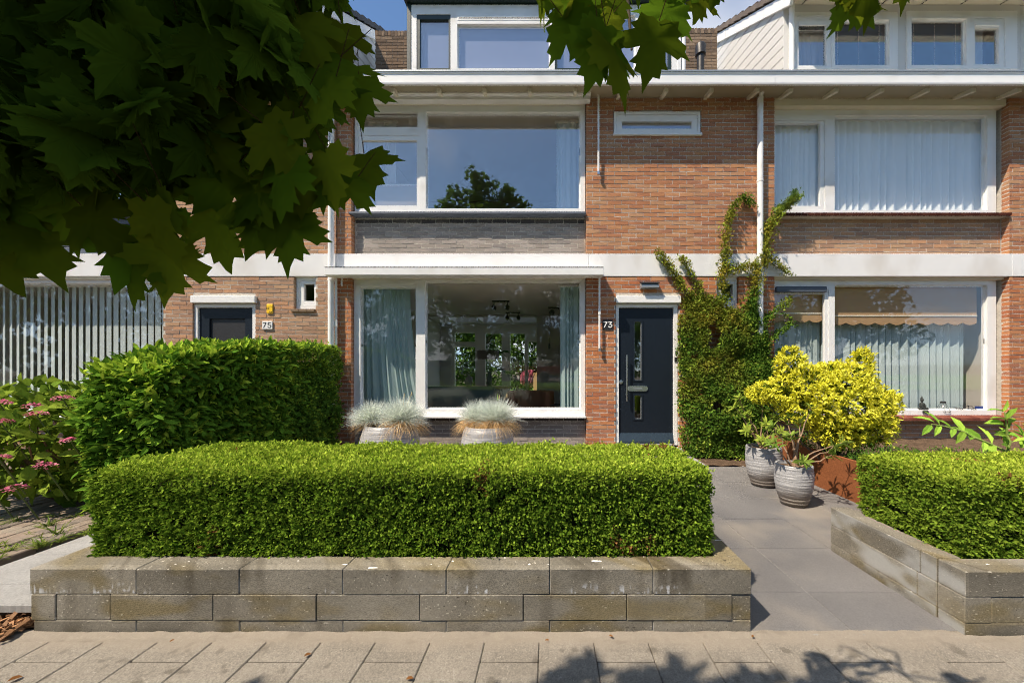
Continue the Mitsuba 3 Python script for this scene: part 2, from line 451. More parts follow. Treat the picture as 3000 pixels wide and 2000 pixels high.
for i, (ya, yb) in enumerate(((1.80, 1.985), (1.985, 2.30), (2.30, 2.58), (2.58, 3.1), (3.1, 3.6))):
    m = cbx(-3.24, -2.515, ya + .002, yb - .002, .062, .104, .005)
    m.apply_transform(trimesh.transformations.rotation_matrix(math.radians(.5 * (i - 1)), [1, .3 * (-1) ** i, 0], [-2.9, (ya + yb) / 2, .1]))
    put('slab', m, 'm_slab', ss)
# bark chips where the strip has broken off
parts = []
for i in range(700):
    L, W = rng.uniform(.02, .07), rng.uniform(.008, .02)
    m = trimesh.creation.box(extents=[L, W, .006])
    m.apply_transform(trimesh.transformations.random_rotation_matrix(rng.random(3)) if rng.random() < .3 else trimesh.transformations.rotation_matrix(rng.uniform(0, 6.3), [rng.normal(0, .25), rng.normal(0, .25), 1]))
    x = rng.uniform(-3.6, -2.52); y = rng.uniform(1.70, 1.86)
    m.apply_translation([x, y, rng.uniform(.0, .055) * (1 - abs(y - 1.8) * 3)])
    parts.append(((np.array(m.vertices), np.array(m.faces)), np.tile(np.array([.30, .155, .07]) * rng.uniform(.25, 1.25), (len(m.vertices), 1))))
m, c = join(parts)
say(put('bark_mulch', m, 'm_vc', color=c), 'reddish brown bark chips spilling beside the left end of the low wall', kind='stuff')

# ================================================================ LOW WALLS
def block_run(parent, axis, a0, a1, fixed, z0, z1, cuts, cap=False):
    """row of blocks along x (axis 0) or y; fixed = (lo, hi) of the other axis"""
    e = [a0] + cuts + [a1]
    for u, w in zip(e[:-1], e[1:]):
        j = rng.normal(0, .0016, 3)
        lo, hi = fixed[0] + j[0], fixed[1] + j[1]
        gp = .0012
        m = cbx(u + gp, w - gp, lo, hi, z0 + .0008, z1 - .0006 + j[2] * .3, .0032) if axis == 0 else cbx(lo, hi, u + gp, w - gp, z0 + .0008, z1 - .0006 + j[2] * .3, .0032)
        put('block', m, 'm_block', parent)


w1 = thing('low_wall', 'low wall of grey concrete blocks round the long front hedge', 'wall')
Z = [(-.10, .055), (.055, .180), (.180, .303)]
xa, xb = -2.50, .972
def cuts(first, step=.497): return [c for c in np.arange(xa + first, xb - .05, step)]
block_run(w1, 0, xa, xb, (1.762, 1.885), *Z[2], cuts(.515))
block_run(w1, 0, xa + .008, xb, (1.762, 1.885), *Z[1], [xa + .128, xa + .39] + cuts(.885) + [xb - .12])
block_run(w1, 0, xa + .02, xb, (1.764, 1.885), *Z[0], cuts(.515))
for (za, zb) in Z:
    block_run(w1, 1, 1.887, 2.68, (xb - .122, xb), za, zb, [2.24 if za > .1 else 2.40])
    block_run(w1, 1, 1.887, 2.68, (xa, xa + .122), za, zb, [2.24 if za > .1 else 2.40])
    block_run(w1, 0, xa, xb, (2.682, 2.80), za, zb - .02, cuts(.4))
w2 = thing('low_wall', 'low concrete block wall round the hedge right of the path', 'wall')
x0 = 1.972
block_run(w2, 0, x0, 6.0, (1.742, 1.865), *Z[2], [x0 + .52 + .497 * i for i in range(7)])
block_run(w2, 0, x0, 6.0, (1.742, 1.865), *Z[1], [x0 + .13] + [x0 + .60 + .497 * i for i in range(7)])
block_run(w2, 0, x0, 6.0, (1.744, 1.865), *Z[0], [x0 + .30 + .497 * i for i in range(7)])
block_run(w2, 1, 1.867, 2.57, (x0, x0 + .123), *Z[2], [1.95])
block_run(w2, 1, 1.867, 2.57, (x0, x0 + .123), *Z[1], [1.965, 2.452])
block_run(w2, 1, 1.867, 2.57, (x0, x0 + .123), *Z[0], [2.20])
for (za, zb) in Z: block_run(w2, 0, x0 + .125, 6.0, (2.57, 2.68), za, zb - .06, [3.0, 3.6, 4.2])

# rusty steel planter right of the path
cp = thing('corten_planter', 'rusty brown steel planter edge behind the pots on the path', 'planter')
put('side_panel', cbx(2.93, 2.942, 2.75, 4.92, -.02, .392, .002), 'm_corten', cp)
put('back_panel', cbx(2.943, 3.45, 4.908, 4.92, -.02, .391, .002), 'm_corten', cp)
put('rim', cbx(2.942, 2.972, 2.75, 4.905, .378, .388, .002), 'm_corten', cp)

# ================================================================ HOUSES
def pane(parent, x0, x1, z0, z1, y, bs='m_glass', tilt=0.):
    dy = math.tan(math.radians(tilt)) * (z1 - z0) / 2
    put('pane', (np.array([[x0, y + dy, z0], [x1, y + dy, z0], [x1, y - dy, z1], [x0, y - dy, z1]]), [[0, 1, 2], [0, 2, 3]]), bs, parent)


def window(house, x0, x1, z0, z1, y, lights, sashes=(), bs='m_glass', frame_mat='m_white', sash_mat='m_white', depth=.07, tilt=0., sill=None, bead=.018):
    """lights: glass openings (x0, x1, z0, z1); sashes: openings of the outer frame that hold a casement frame"""
    w = number(house + '__window')
    holes = [s for s in sashes] + [l for l in lights if not any(s[0] <= l[0] and l[1] <= s[1] and s[2] <= l[2] and l[3] <= s[3] for s in sashes)]
    # outer frame with a stepped bead round each opening
    put('frame', cat([frame_xz(x0, x1, z0, z1, holes, y, y + depth * .55),
                      frame_xz(x0 + .003, x1 - .003, z0 + .003, z1 - .003, [(h[0] + (0 if h in sashes else bead), h[1] - (0 if h in sashes else bead), h[2] + (0 if h in sashes else bead), h[3] - (0 if h in sashes else bead)) for h in holes], y + depth * .55, y + depth)]), frame_mat, w)
    for s in sashes:
        ls = [l for l in lights if s[0] <= l[0] and l[1] <= s[1] and s[2] <= l[2] and l[3] <= s[3]]
        put('sash', cat([frame_xz(s[0] + .004, s[1] - .004, s[2] + .004, s[3] - .004, ls, y + .008, y + depth * .75)]), sash_mat, w)
    for l in lights:
        pane(w, l[0] - .012, l[1] + .012, l[2] - .012, l[3] + .012, y + depth * .5 + .004, bs, tilt)
    if sill:
        put('sill', cbx(x0 - .04, x1 + .04, y - sill[0], y + .06, z0 - sill[1], z0 - .001, .008), frame_mat, w)
    return w


def curtain(name, x0, x1, z0, z1, y, label, cat_, col, amp=.03, pitch=.13, flare=0., rail=True, group=None, nx=0):
    n = nx or max(24, int((x1 - x0) / pitch * 10))
    u = np.linspace(0, 1, n)
    ph = np.cumsum(np.repeat(rng.uniform(.35, 1.8, n // 8 + 1), 8)[:n]); ph = ph / ph[-1] * (x1 - x0) / pitch * 2 * np.pi
    rows = []
    for t in np.linspace(0, 1, 7):
        a = amp * (.55 + .45 * t)
        rows.append(np.stack([x0 + (x1 - x0) * u + flare * t * t * u + amp * .35 * np.sin(2 * ph), y + a * np.sin(ph + .3 * np.sin(3 * u + t)) + 0 * u, z1 + (z0 - z1) * t + 0 * u], -1))
    v = np.array(rows)
    idx = np.arange(7 * n).reshape(7, n)
    q = np.stack([idx[:-1, :-1], idx[1:, :-1], idx[1:, 1:], idx[:-1, 1:]], -1).reshape(-1, 4)
    k = thing(name, label, cat_, group)
    put('fabric', (v.reshape(-1, 3), q), 'm_curtain', k, smooth=True, color=col)
    if rail: put('rail', cbx(x0 - .03, x1 + .03, y - .02, y + .02, z1, z1 + .03, .004), 'm_white', k)
    return k


PITCH = 6.424


def house(k, name, label, pal_low, pal_up, pal_bay, budget, bay_budget, near):
    dx = k * PITCH
    h = thing(name, label, 'house', None)
    X = lambda *a: [dx + t for t in a]
    xl, xb0, xb1, xr = X(-3.225, -3.0, .555, 3.199)
    front = Bricks(); bay = Bricks()
    # openings in the brick field
    door = (dx + 1.015, dx + 1.96, 0, 2.393)
    wc = (dx + 2.55, dx + 2.875, 2.20, 2.70)
    slit = (dx + .98, dx + 2.303, 4.835, 5.205)
    field_lo = sbox(xb1, -.12, xr, 2.69).difference(sbox(door[0], -1, door[1], door[3])).difference(sbox(wc[0], wc[2], wc[1], 3))
    field_up = sbox(xb1, 3.035, xr, 5.47).difference(sbox(slit[0], slit[2], slit[1], slit[3]))
    piers = [sbox(xl, -.12, xb0, 2.69), sbox(xl, 3.035, xb0, 5.47)]
    wl = put('wall', cat([ext_xz(p.buffer(-.010, join_style=2), YF + .0045, YF + .30) for p in [field_lo, field_up] + piers] +
                         [bx(xb0 - .003, xb1 + .003, YF + .1045, YF + .30, -.12, .545), bx(xb0 - .003, xb1 + .003, YF + .1045, YF + .30, 3.03, 3.62)]), 'm_mortar', h)
    front.panel(pal_low, YF, xb1 + .004, xr - .002, .0, 2.69, holes=[(door[0], door[1], -1, 2.40), (wc[0], wc[1], wc[2], 3)])
    front.panel(pal_up, YF, xb1 + .004, xr - .002, 3.035, 5.46, holes=[slit])
    front.panel(pal_low, YF, xl + .002, xb0, .0, 2.69, shift=.08)
    front.panel(pal_up, YF, xl + .002, xb0, 3.035, 5.46, shift=.08)
    front.build(wl, 'brick', budget, (near[0] + dx, near[1]))
    if pal_bay != 'planks':
        top = 'black' if pal_bay == 'dark' else pal_bay
        bay.panel(pal_bay, YF + .1, xb0 + .004, xb1 - .004, .0, .48, depth=.08)
        bay.panel(pal_bay, YF + .1, xb0 + .004, xb1 - .004, 3.035, 3.535, depth=.08)
        bay.panel(top, YF + .1, xb0 + .004, xb1 - .004, .48, .543, depth=.08)
        bay.panel(top, YF + .1, xb0 + .004, xb1 - .004, 3.535, 3.60, depth=.08)
        bay.build(wl, 'panel_brick', bay_budget, (dx - 1, 2))
    else:
        for i in range(5):
            put('plank', cbx(xb0 + .003, xb1 - .003, YF + .06, YF + .1, 3.04 + i * .117, 3.04 + i * .117 + .111, .008), 'm_plank', wl)
        bay.panel(pal_low, YF + .1, xb0 + .004, xb1 - .004, .0, .54, depth=.08); bay.build(wl, 'panel_brick', 60, (dx, 1))
    # white concrete band
    put('concrete_band', cat([cbx(xl + .002, xb0 - .001 + 3.60, YF - .008, YF + .29, 2.692, 3.033, .004), cbx(xb0 + 3.602, xr - .001, YF - .008, YF + .29, 2.692, 3.033, .004)]), 'm_band', h)
    # eaves
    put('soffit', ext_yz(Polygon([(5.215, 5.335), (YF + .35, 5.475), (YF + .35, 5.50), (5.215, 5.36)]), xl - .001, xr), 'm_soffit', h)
    for i in range(10):
        xj = xl + .28 + i * .66
        put('rafter', ext_yz(Polygon([(5.30, 5.285), (YF - .002, 5.365), (YF - .002, 5.468), (5.30, 5.345)]), xj, xj + .045), 'm_cream', h)
    put('wall_plate', bx(xl, xr, YF + .003, YF + .3, 5.462, 5.53), 'm_cream', h)
    gp = [(5.215, 5.305), (5.18, 5.305), (5.176, 5.325), (5.187, 5.33), (5.187, 5.452), (5.176, 5.458), (5.176, 5.474), (5.215, 5.474)]
    for i in range(3):
        a = xl + (xr - xl) * i / 3; b = xl + (xr - xl) * (i + 1) / 3
        put('gutter_board', ext_yz(Polygon(gp), a + .0005, b - .001), 'm_white', h)
    put('gutter_lip', ext_yz(Polygon([(5.168, 5.475), (5.23, 5.475), (5.23, 5.50), (5.168, 5.496)]), xl, xr - .001), 'm_zinc', h)
    put('gutter', ext_yz(Polygon([(5.216, 5.33), (5.43, 5.40), (5.43, 5.48), (5.41, 5.48), (5.41, 5.42), (5.24, 5.37), (5.232, 5.499), (5.216, 5.499)]), xl, xr - .001), 'm_zinc', h)
    # rain pipe
    rp = put('rain_pipe', cat([tube([[xr - .04, YF - .075, .72 if k < 0 else 0.02], [xr - .04, YF - .075, 5.33], [xr - .04, YF - .13, 5.40]], .043, 14)]), 'm_white', h, smooth=40)
    for zc in (2.62, 4.1):
        put('bracket', cat([lathe([[.0465, -.016], [.0465, .016]], 14, (xr - .04, YF - .075, zc)), cbx(xr - .055, xr - .025, YF - .04, YF - .001, zc - .012, zc + .012, .003)]), 'm_white', rp)
    if k < 0: put('pipe_foot', lathe([[0, .0], [.05, .0], [.05, .75], [0, .75]], 14, (xr - .04, YF - .075, 0)), 'm_black', rp, smooth=40)
    # small windows
    window(h, wc[0] + .002, wc[1] - .002, wc[2] + .002, 2.69, YF + .05, [(wc[0] + .11, wc[1] - .055, wc[2] + .13, 2.59)], [(wc[0] + .05, wc[1] - .03, wc[2] + .06, 2.645)])
    for i in range(3): put('sill_brick', cbx(wc[0] - .03 + i * .12, wc[0] + .085 + i * .12, YF - .03, YF + .06, wc[2] - .05, wc[2] - .004, .004), 'm_brick', wl, color=(.19, .14, .10))
    w = window(h, slit[0] + .004, slit[1] - .004, slit[2] + .02, slit[3] - .004, YF + .012, [(slit[0] + .13, slit[1] - .13, slit[2] + .11, slit[3] - .15)], [(slit[0] + .045, slit[1] - .045, slit[2] + .05, slit[3] - .05)], bs='m_glasshi')
    put('sill', cbx(slit[0] - .01, slit[1] + .01, YF - .035, YF + .06, slit[2] - .018, slit[2] + .019, .006), 'm_white', w)
    # front door
    put('door_frame', cat([frame_xz(dx + 1.017, dx + 1.958, .13, 2.275, [(dx + 1.062, dx + 1.898, 0, 2.225)], YF + .025, YF + .115)]), 'm_white', h)
    put('door_lintel', cat([cbx(dx + 1.012, dx + 1.99, YF - .045, YF + .12, 2.285, 2.392, .006)]), 'm_white', h)
    put('door_step', cat([cbx(dx + 1.0, dx + 2.01, YF - .10, YF + .3, -.1, .10, .01), cbx(dx + 1.06, dx + 1.90, YF - .01, YF + .2, .101, .150, .006)]), 'm_slab', h)
    return h, wl, dx


mat('m_plank', proc(lambda p, n, uv: mix((.05, .065, .09), (.10, .12, .155), fbm(p.x * 1.5, p.y, p.z * 40, 3))), .6)
mat('m_tile_dark', (.028, .028, .03), .6)
mat('m_tile_brown', proc(lambda p, n, uv: mix((.085, .066, .055), (.16, .13, .11), fbm(p.x * 7, p.y * 7, p.z * 7, 3))), .8)
mat('m_board', (.58, .58, .57), .6)

h73, wl73, _ = house(0, 'brick_house', 'red brick house in the middle with number 73 and a dark front door', 'red', 'redup', 'dark', 300, 280, (1.3, 2.4))
h75, wl75, _ = house(-1, 'brick_house', 'tan brick house at left with number 75, half hidden behind the maple branches', 'tan', 'tan', 'planks', 300, 60, (2.2, 1.9))
h71, wl71, _ = house(1, 'brick_house', 'red brick house at right with tan panels and sheer curtains in wide windows', 'red', 'redup', 'tan', 300, 290, (-2.2, 2.5))

# ---- number 73: main windows
YW = YF + .055
window(h73, -3.0, .553, .577, 2.66, YW + .01, [(-2.90, -2.045, .66, 2.545), (-1.905, .483, .675, 2.632)], sashes=[], tilt=.85)
put('ventilation_strip', cbx(-2.90, -2.045, YW - .004, YW + .03, 2.547, 2.60, .006), 'm_white', h73)
put('window_board', cat([cbx(-3.03, .556, YF - .035, YF + .12, .545, .576, .006)]), 'm_white', h73)
put('window_head', bx(-3.0, .555, YF + .02, YF + .29, 2.662, 2.691), 'm_cream', h73)
window(h73, -2.985, .552, 3.665, 5.33, YW + .01, [(-2.88, -2.035, 3.80, 4.80), (-2.895, -2.02, 5.0, 5.225), (-1.895, .478, 3.752, 5.235)], sashes=[(-2.93, -1.99, 3.715, 4.875)], bs='m_glasshi', tilt=.3)
put('window_board', cat([cbx(-3.03, .556, YF - .04, YF + .12, 3.622, 3.663, .008)]), 'm_plank', h73)
put('window_head', cat([cbx(-2.998, .55, YF + .01, YF + .2, 5.332, 5.40, .004), cbx(-2.998, .55, YF + .03, YF + .2, 5.402, 5.46, .004)]), 'm_cream', h73)
# awnings
aw = number(h73 + '__awning')
put('cassette', ext_yz(Polygon([(5.30, 2.645), (5.37, 2.628), (5.55, 2.66), (5.56, 2.79), (5.53, 2.80), (5.31, 2.752), (5.295, 2.74)]), -3.235, .78), 'm_white', aw)
put('front_rail', cbx(-3.24, .785, 5.283, 5.297, 2.64, 2.748, .004), 'm_white', aw)
for xx, zb in ((-3.20, 1.40), (.755, 1.58)):
    put('arm', cat([cbx(xx - .013, xx + .013, 5.50, 5.525, zb, 2.65, .004), cbx(xx - .018, xx + .018, 5.495, 5.53, zb + .52, zb + .62, .004), bx(xx - .01, xx + .01, 5.53, 5.569, zb + .05, zb + .08)]), 'm_white', aw)
    put('arm_foot', cbx(xx - .016, xx + .016, 5.49, 5.53, zb - .03, zb + .02, .004), 'm_steel', aw)
put('top_seal', cbx(-3.236, .781, 5.279, 5.296, 2.7485, 2.757, .002), 'm_black', aw)
put('hook', cbx(-3.09, -3.075, 5.45, 5.465, 2.52, 2.64, .002), 'm_white', aw)
aw = number(h73 + '__awning')
put('cassette', cat([cbx(-2.95, .62, 5.42, 5.56, 5.345, 5.425, .012), cbx(-2.95, .615, 5.47, 5.565, 5.30, 5.343, .004)]), 'm_white', aw)
put('arm', cat([cbx(.727, .753, 5.50, 5.525, 4.24, 5.40, .004), bx(.73, .75, 5.526, 5.569, 4.3, 4.33)]), 'm_white', aw)
put('arm_foot', cbx(.722, .758, 5.49, 5.53, 4.2, 4.25, .004), 'm_steel', aw)

# ---- front door 73
d = put('door', cat([frame_xz(1.066, 1.894, .31, 2.221, [(1.305, 1.415, 1.115, 2.02), (1.305, 1.415, .52, .89)], YF + .055, YF + .10)]), 'm_door', h73)
for a, b in ((1.10, 2.035), (.505, .905)):
    put('pane_trim', frame_xz(1.285, 1.435, a, b, [(1.307, 1.413, a + .02, b - .02)], YF + .046, YF + .054), 'm_door', d)
    put('glazing_bead', frame_xz(1.3052, 1.4148, a + .0172, b - .0172, [(1.312, 1.408, a + .024, b - .024)], YF + .06, YF + .08), 'm_zinc', d)
    pane(d, 1.305, 1.415, a + .015, b - .015, YF + .082, 'm_glasshi')
put('kick_panel', ext_yz(Polygon([(YF + .05, .31), (YF + .10, .31), (YF + .10, .155), (YF + .012, .155), (YF + .012, .19)]), 1.066, 1.894), 'm_doorlow', d)
put('handle', cat([tube([[1.175, YF - .012, .80], [1.175, YF - .012, 1.50]], .0125, 12)] + [tube([[1.175, YF - .01, zz], [1.175, YF + .056, zz]], .008, 8) for zz in (.90, 1.40)]), 'm_steel', d, smooth=40)
sl = trimesh.creation.extrude_polygon(shapely.LineString([(1.24, .99), (1.47, .99)]).buffer(.041), .014)
v = np.array(sl.vertices)
put('letter_slot', trimesh.Trimesh(np.stack([v[:, 0], YF + .054 - v[:, 2], v[:, 1]], 1), sl.faces, process=False), 'm_steel', d, smooth=30)
put('letter_flap', cbx(1.29, 1.42, YF + .032, YF + .039, .982, .998, .002), 'm_zinc', d)
m = lathe([[0, 0], [.03, 0], [.03, .012], [.012, .014], [.012, .02], [0, .02]], 20)
m.apply_transform(trimesh.transformations.rotation_matrix(math.pi / 2, [1, 0, 0])); m.apply_translation([1.098, YF + .054, 1.09])
put('lock', m, 'm_steel', d, smooth=30)
put('bell_push', cat([cbx(1.918, 1.94, YF + .012, YF + .024, 1.50, 1.57, .004)]), 'm_steel', h73)
put('door_closer_plate', cat([cbx(1.908, 1.945, YF + .010, YF + .024, 1.40, 1.465, .004)]), 'm_black', h73)

# wall lamp and number signs
wlp = thing('wall_lamp', 'boxy grey wall lamp on the bricks above the front door', 'lamp')
put('housing', ext_yz(Polygon([(YF - .002, 2.60), (YF - .115, 2.545), (YF - .115, 2.50), (YF - .002, 2.50)]), 1.375, 1.635), 'm_zinc', wlp)
put('cover', ext_yz(Polygon([(YF - .003, 2.612), (YF - .128, 2.575), (YF - .128, 2.556), (YF - .003, 2.601)]), 1.368, 1.642), 'm_black', wlp)


def text_on(parent, s, x, z, h, y, m, bold=False):
    t = meshkit.text_mesh(s, h, .003, bold)
    v = np.array(t.vertices); v[:, 0] -= v[:, 0].mean() * 0 + (v[:, 0].min() + v[:, 0].max()) / 2
    t = trimesh.Trimesh(np.stack([x + v[:, 0], y - v[:, 2], z + v[:, 1]], 1), np.array(t.faces)[:, ::1], process=False)
    put('lettering', t, m, parent)


ns = thing('house_number', 'dark square plate with white 73 beside the front door', 'sign')
put('plate', cbx(.81, .963, YF - .018, YF - .001, 1.885, 2.035, .005), 'm_black', ns)
text_on(ns, '73', .887, 1.917, .086, YF - .018, 'm_white', True)
ns = thing('house_number', 'white plate with black 75 on the tan brick wall', 'sign')
put('plate', cbx(-4.345, -4.19, YF - .02, YF - .001, 1.89, 2.01, .004), 'm_white', ns)
text_on(ns, '75', -4.268, 1.91, .082, YF - .02, 'm_black')
ns = thing('utility_sign', 'small yellow marker plate with black figures above number 75', 'sign')
mat('m_yellow', (.80, .50, .015), .4)
put('plate', cbx(-4.28, -4.18, YF - .022, YF - .001, 2.125, 2.27, .01), 'm_yellow', ns)
text_on(ns, '14', -4.255, 2.19, .026, YF - .022, 'm_black')
text_on(ns, '5,8', -4.213, 2.14, .018, YF - .022, 'm_black')
put('rule', cbx(-4.262, -4.195, YF - .0235, YF - .0221, 2.224, 2.227, .0004), 'm_black', ns)

# ---- number 75: wide window, door
window(h75, -9.42, -5.872, .577, 2.66, YW + .01, [(-9.3, -5.915, .66, 2.61)], bs='m_glass')
put('window_board', cat([cbx(-9.45, -5.87, YF - .035, YF + .12, .545, .576, .006)]), 'm_white', h75)
put('window_head', bx(-9.42, -5.87, YF + .02, YF + .29, 2.662, 2.691), 'm_cream', h75)
window(h75, -9.41, -5.872, 3.665, 5.33, YW + .01, [(-9.3, -8.46, 3.76, 5.235), (-8.33, -5.95, 3.752, 5.235)], bs='m_glasshi')
put('window_board', cat([cbx(-9.42, -5.87, YF - .04, YF + .12, 3.625, 3.663, .008)]), 'm_white', h75)
put('window_head', cbx(-9.42, -5.87, YF + .01, YF + .2, 5.332, 5.46, .004), 'm_cream', h75)
d = put('door', cat([frame_xz(-5.358, -4.53, .16, 2.221, [(-5.21, -4.66, .5, 2.06)], YF + .055, YF + .10)]), 'm_door', h75)
put('glass_panel', bx(-5.215, -4.655, YF + .08, YF + .092, .49, 2.07), 'm_black', d)
for i in range(31):
    x = -9.28 + i * .112
    m = bx(-.040, .040, -.002, .002, .66, 2.60); m.apply_transform(trimesh.transformations.rotation_matrix(math.radians(152 + 1.25 * i), [0, 0, 1])); m.apply_translation([x, YF + .30, 0])
    if i == 0: vb = thing('vertical_blind', 'vertical white strip blind behind the wide window at left', 'blind')
    put('slat', m, 'm_curtain', vb, color=(.68, .76, .75))
put('rail', cbx(-9.35, -5.88, YF + .27, YF + .33, 2.60, 2.64, .004), 'm_white', vb)

# ---- number 71: main windows
W = lambda x: x + PITCH
window(h71, W(-3.0) + .004, W(.50), .577, 2.66, YW + .06, [(3.49, 4.275, .655, 2.45), (4.425, 6.79, .655, 2.59)], sashes=[(3.455, 4.33, .62, 2.52)], bs='m_glass', tilt=.5)
put('ventilation_strip', cbx(3.50, 4.28, YW + .02, YW + .08, 2.47, 2.56, .008), 'm_plank', h71)
put('window_head', bx(W(-3.0), W(.555), YF + .06, YF + .29, 2.662, 2.691), 'm_cream', h71)
window(h71, W(-3.0) + .004, W(.50), 3.665, 5.30, YW + .06, [(3.50, 4.205, 3.815, 5.095), (4.425, 6.79, 3.745, 5.215)], sashes=[(3.46, 4.275, 3.745, 5.14)], bs='m_glass')
put('window_head', cat([cbx(W(-3.0), W(.555), YF + .03, YF + .25, 5.302, 5.44, .004)]), 'm_cream', h71)
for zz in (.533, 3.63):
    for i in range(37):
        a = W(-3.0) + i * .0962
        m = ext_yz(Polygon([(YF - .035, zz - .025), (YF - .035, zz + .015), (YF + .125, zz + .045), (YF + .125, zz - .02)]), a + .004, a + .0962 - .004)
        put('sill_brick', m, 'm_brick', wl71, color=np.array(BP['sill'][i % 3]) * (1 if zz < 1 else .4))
    put('sill_mortar', ext_yz(Polygon([(YF - .028, zz - .024), (YF - .028, zz + .011), (YF + .115, zz + .04), (YF + .115, zz - .024)]), W(-3.0) + .003, W(.555)), 'm_mortar', wl71)
curtain('sheer_curtain', 3.40, 6.93, 3.70, 5.20, YF + .235, 'white pleated sheer curtain behind the upper right window', 'curtain', (.90, .95, .97), .026, .115)
curtain('sheer_curtain', 3.46, 4.36, .64, 2.52, YF + .34, 'grey green sheer curtain behind the narrow casement at lower right', 'curtain', (.50, .61, .62), .03, .11)
curtain('sheer_curtain', 4.38, 6.66, .64, 2.52, YF + .34, 'grey green pleated sheer curtain behind the wide window at lower right', 'curtain', (.50, .61, .62), .035, .13)
for a, b, z0, lab in ((3.47, 4.30, 2.02, 'tan roller shade with scalloped hem in the narrow casement'), (4.44, 6.74, 1.98, 'tan roller shade with scalloped hem in the wide lower right window')):
    k = thing('fabric_blind', lab, 'blind')
    n = round((b - a) / .23)
    pts = [(a, 2.58), (a, z0 + .04)]
    for i in range(n):
        for t in np.linspace(0, 1, 9)[(0 if i == 0 else 1):]:
            pts.append((a + (b - a) * (i + t) / n, z0 + .035 - .035 * math.sin(math.pi * t)))
    pts += [(b, 2.58)]
    put('fabric', ext_xz(Polygon(pts), YF + .215, YF + .218), 'm_curtain', k, color=(.55, .37, .21))
    put('batten', cbx(a, b, YF + .205, YF + .214, z0 + .135, z0 + .155, .002), 'm_cream', k)
    put('scallop_binding', tube([(x, YF + .213, z) for x, z in pts[1:-1]], .0045, 5), 'm_vc', k, color=(.20, .13, .07))

# objects on the sill of 71
k = thing('figurine', 'small dark seated figurine on the window sill at right', 'ornament')
yb, xb_, zb = YF + .17, 5.83, .60
put('body', cat([lathe([[0, 0], [.075, 0], [.07, .02], [.08, .03], [.065, .05], [0, .05]], 20, (xb_, yb, zb)), ell((xb_, yb, zb + .068), (.072, .05, .022)), ell((xb_ + .045, yb - .025, zb + .072), (.032, .022, .02)), ell((xb_ - .045, yb - .025, zb + .072), (.032, .022, .02)),
                 ell((xb_, yb, zb + .12), (.036, .028, .052)), tube([[xb_ - .032, yb, zb + .15], [xb_ - .05, yb - .01, zb + .115], [xb_ - .01, yb - .035, zb + .09]], .011, 8), tube([[xb_ + .032, yb, zb + .15], [xb_ + .05, yb - .01, zb + .115], [xb_ + .01, yb - .035, zb + .09]], .011, 8),
                 tube([[xb_, yb, zb + .16], [xb_, yb, zb + .185]], .012, 8)]), 'm_vc', k, smooth=50, color=(.03, .035, .032))
put('head', cat([ell((xb_, yb - .003, zb + .205), (.021, .023, .027)), ell((xb_, yb - .025, zb + .203), (.004, .006, .006), 1), ell((xb_, yb + .004, zb + .228), (.019, .019, .012)), lathe([[.011, 0], [.009, .014], [.003, .03], [0, .042]], 12, (xb_, yb, zb + .232)), ell((xb_ - .022, yb, zb + .20), (.004, .006, .014), 1), ell((xb_ + .022, yb, zb + .20), (.004, .006, .014), 1)]), 'm_vc', k, smooth=50, color=(.03, .035, .032))
k = thing('wire_lamp', 'diamond shaped black wire lamp on the window sill at right', 'lamp')
xc = 6.16
ring1 = [(xc + .085 * math.cos(a), yb + .085 * math.sin(a), zb + .03) for a in np.arange(7) * math.pi / 3]
ring2 = [(xc + .03 * math.cos(a), yb + .03 * math.sin(a), zb + .16) for a in np.arange(7) * math.pi / 3]
ring0 = [(xc + .05 * math.cos(a), yb + .05 * math.sin(a), zb + .003) for a in np.arange(7) * math.pi / 3]
put('wire_cage', cat([tube([a, b], .003, 4) for r in (ring1, ring0) for a, b in zip(r[:-1], r[1:])] + [tube([ring1[i], ring2[i]], .003, 4) for i in range(6)] + [tube([ring1[i], ring0[i]], .003, 4) for i in range(6)]), 'm_black', k)
put('cap', lathe([[0, 0], [.034, 0], [.034, .03], [0, .03]], 18, (xc, yb, zb + .155)), 'm_black', k, smooth=30)
put('bulb', ell((xc, yb, zb + .11), (.014, .014, .022)), 'm_white', k, smooth=True)
k = thing('wire_car', 'openwork wire model car on the window sill at right', 'ornament')
xc = 6.50
for sx in (-.10, .10):
    for sy in (-.035, .035):
        an = np.linspace(0, 2 * math.pi, 15)
        put('wheel', cat([tube(np.stack([xc + sx + r * np.cos(an), yb + sy + 0 * an, zb + .042 + r * np.sin(an)], 1), .004, 5) for r in (.038, .018)]), 'm_black', k)
seg = [[(-.15, .09), (-.13, .07), (-.05, .075), (.05, .07), (.14, .075), (.155, .05)], [(-.05, .075), (-.035, .115), (.075, .115), (.11, .075)], [(-.15, .09), (-.17, .085), (-.165, .06)], [(.02, .07), (.03, .115)], [(-.10, .042), (.10, .042)]]
put('frame', cat([tube([(xc + a, yb + sy, zb + b) for a, b in s], .003, 5) for s in seg for sy in (-.03, .03)] + [tube([(xc + a, yb - .03, zb + b), (xc + a, yb + .03, zb + b)], .003, 5) for a, b in ((-.15, .09), (-.035, .115), (.075, .115), (.155, .05))]), 'm_black', k)
k = thing('window_sticker', 'small blue sticker in the corner of the lower right window', 'sign')
mat('m_blue', (.01, .03, .16), .4)
put('film', bx(6.64, 6.78, YW + .101, YW + .1025, .665, .71), 'm_blue', k)
k = thing('lantern', 'dark slim lantern on the sill behind the yellow shrub', 'lantern')
put('case', cat([cbx(5.30, 5.40, YF + .15, YF + .25, .60, .61, .002), cbx(5.30, 5.40, YF + .15, YF + .25, .80, .815, .002)] + [bx(a, a + .008, b, b + .008, .61, .80) for a in (5.30, 5.392) for b in (YF + .15, YF + .242)]), 'm_black', k)
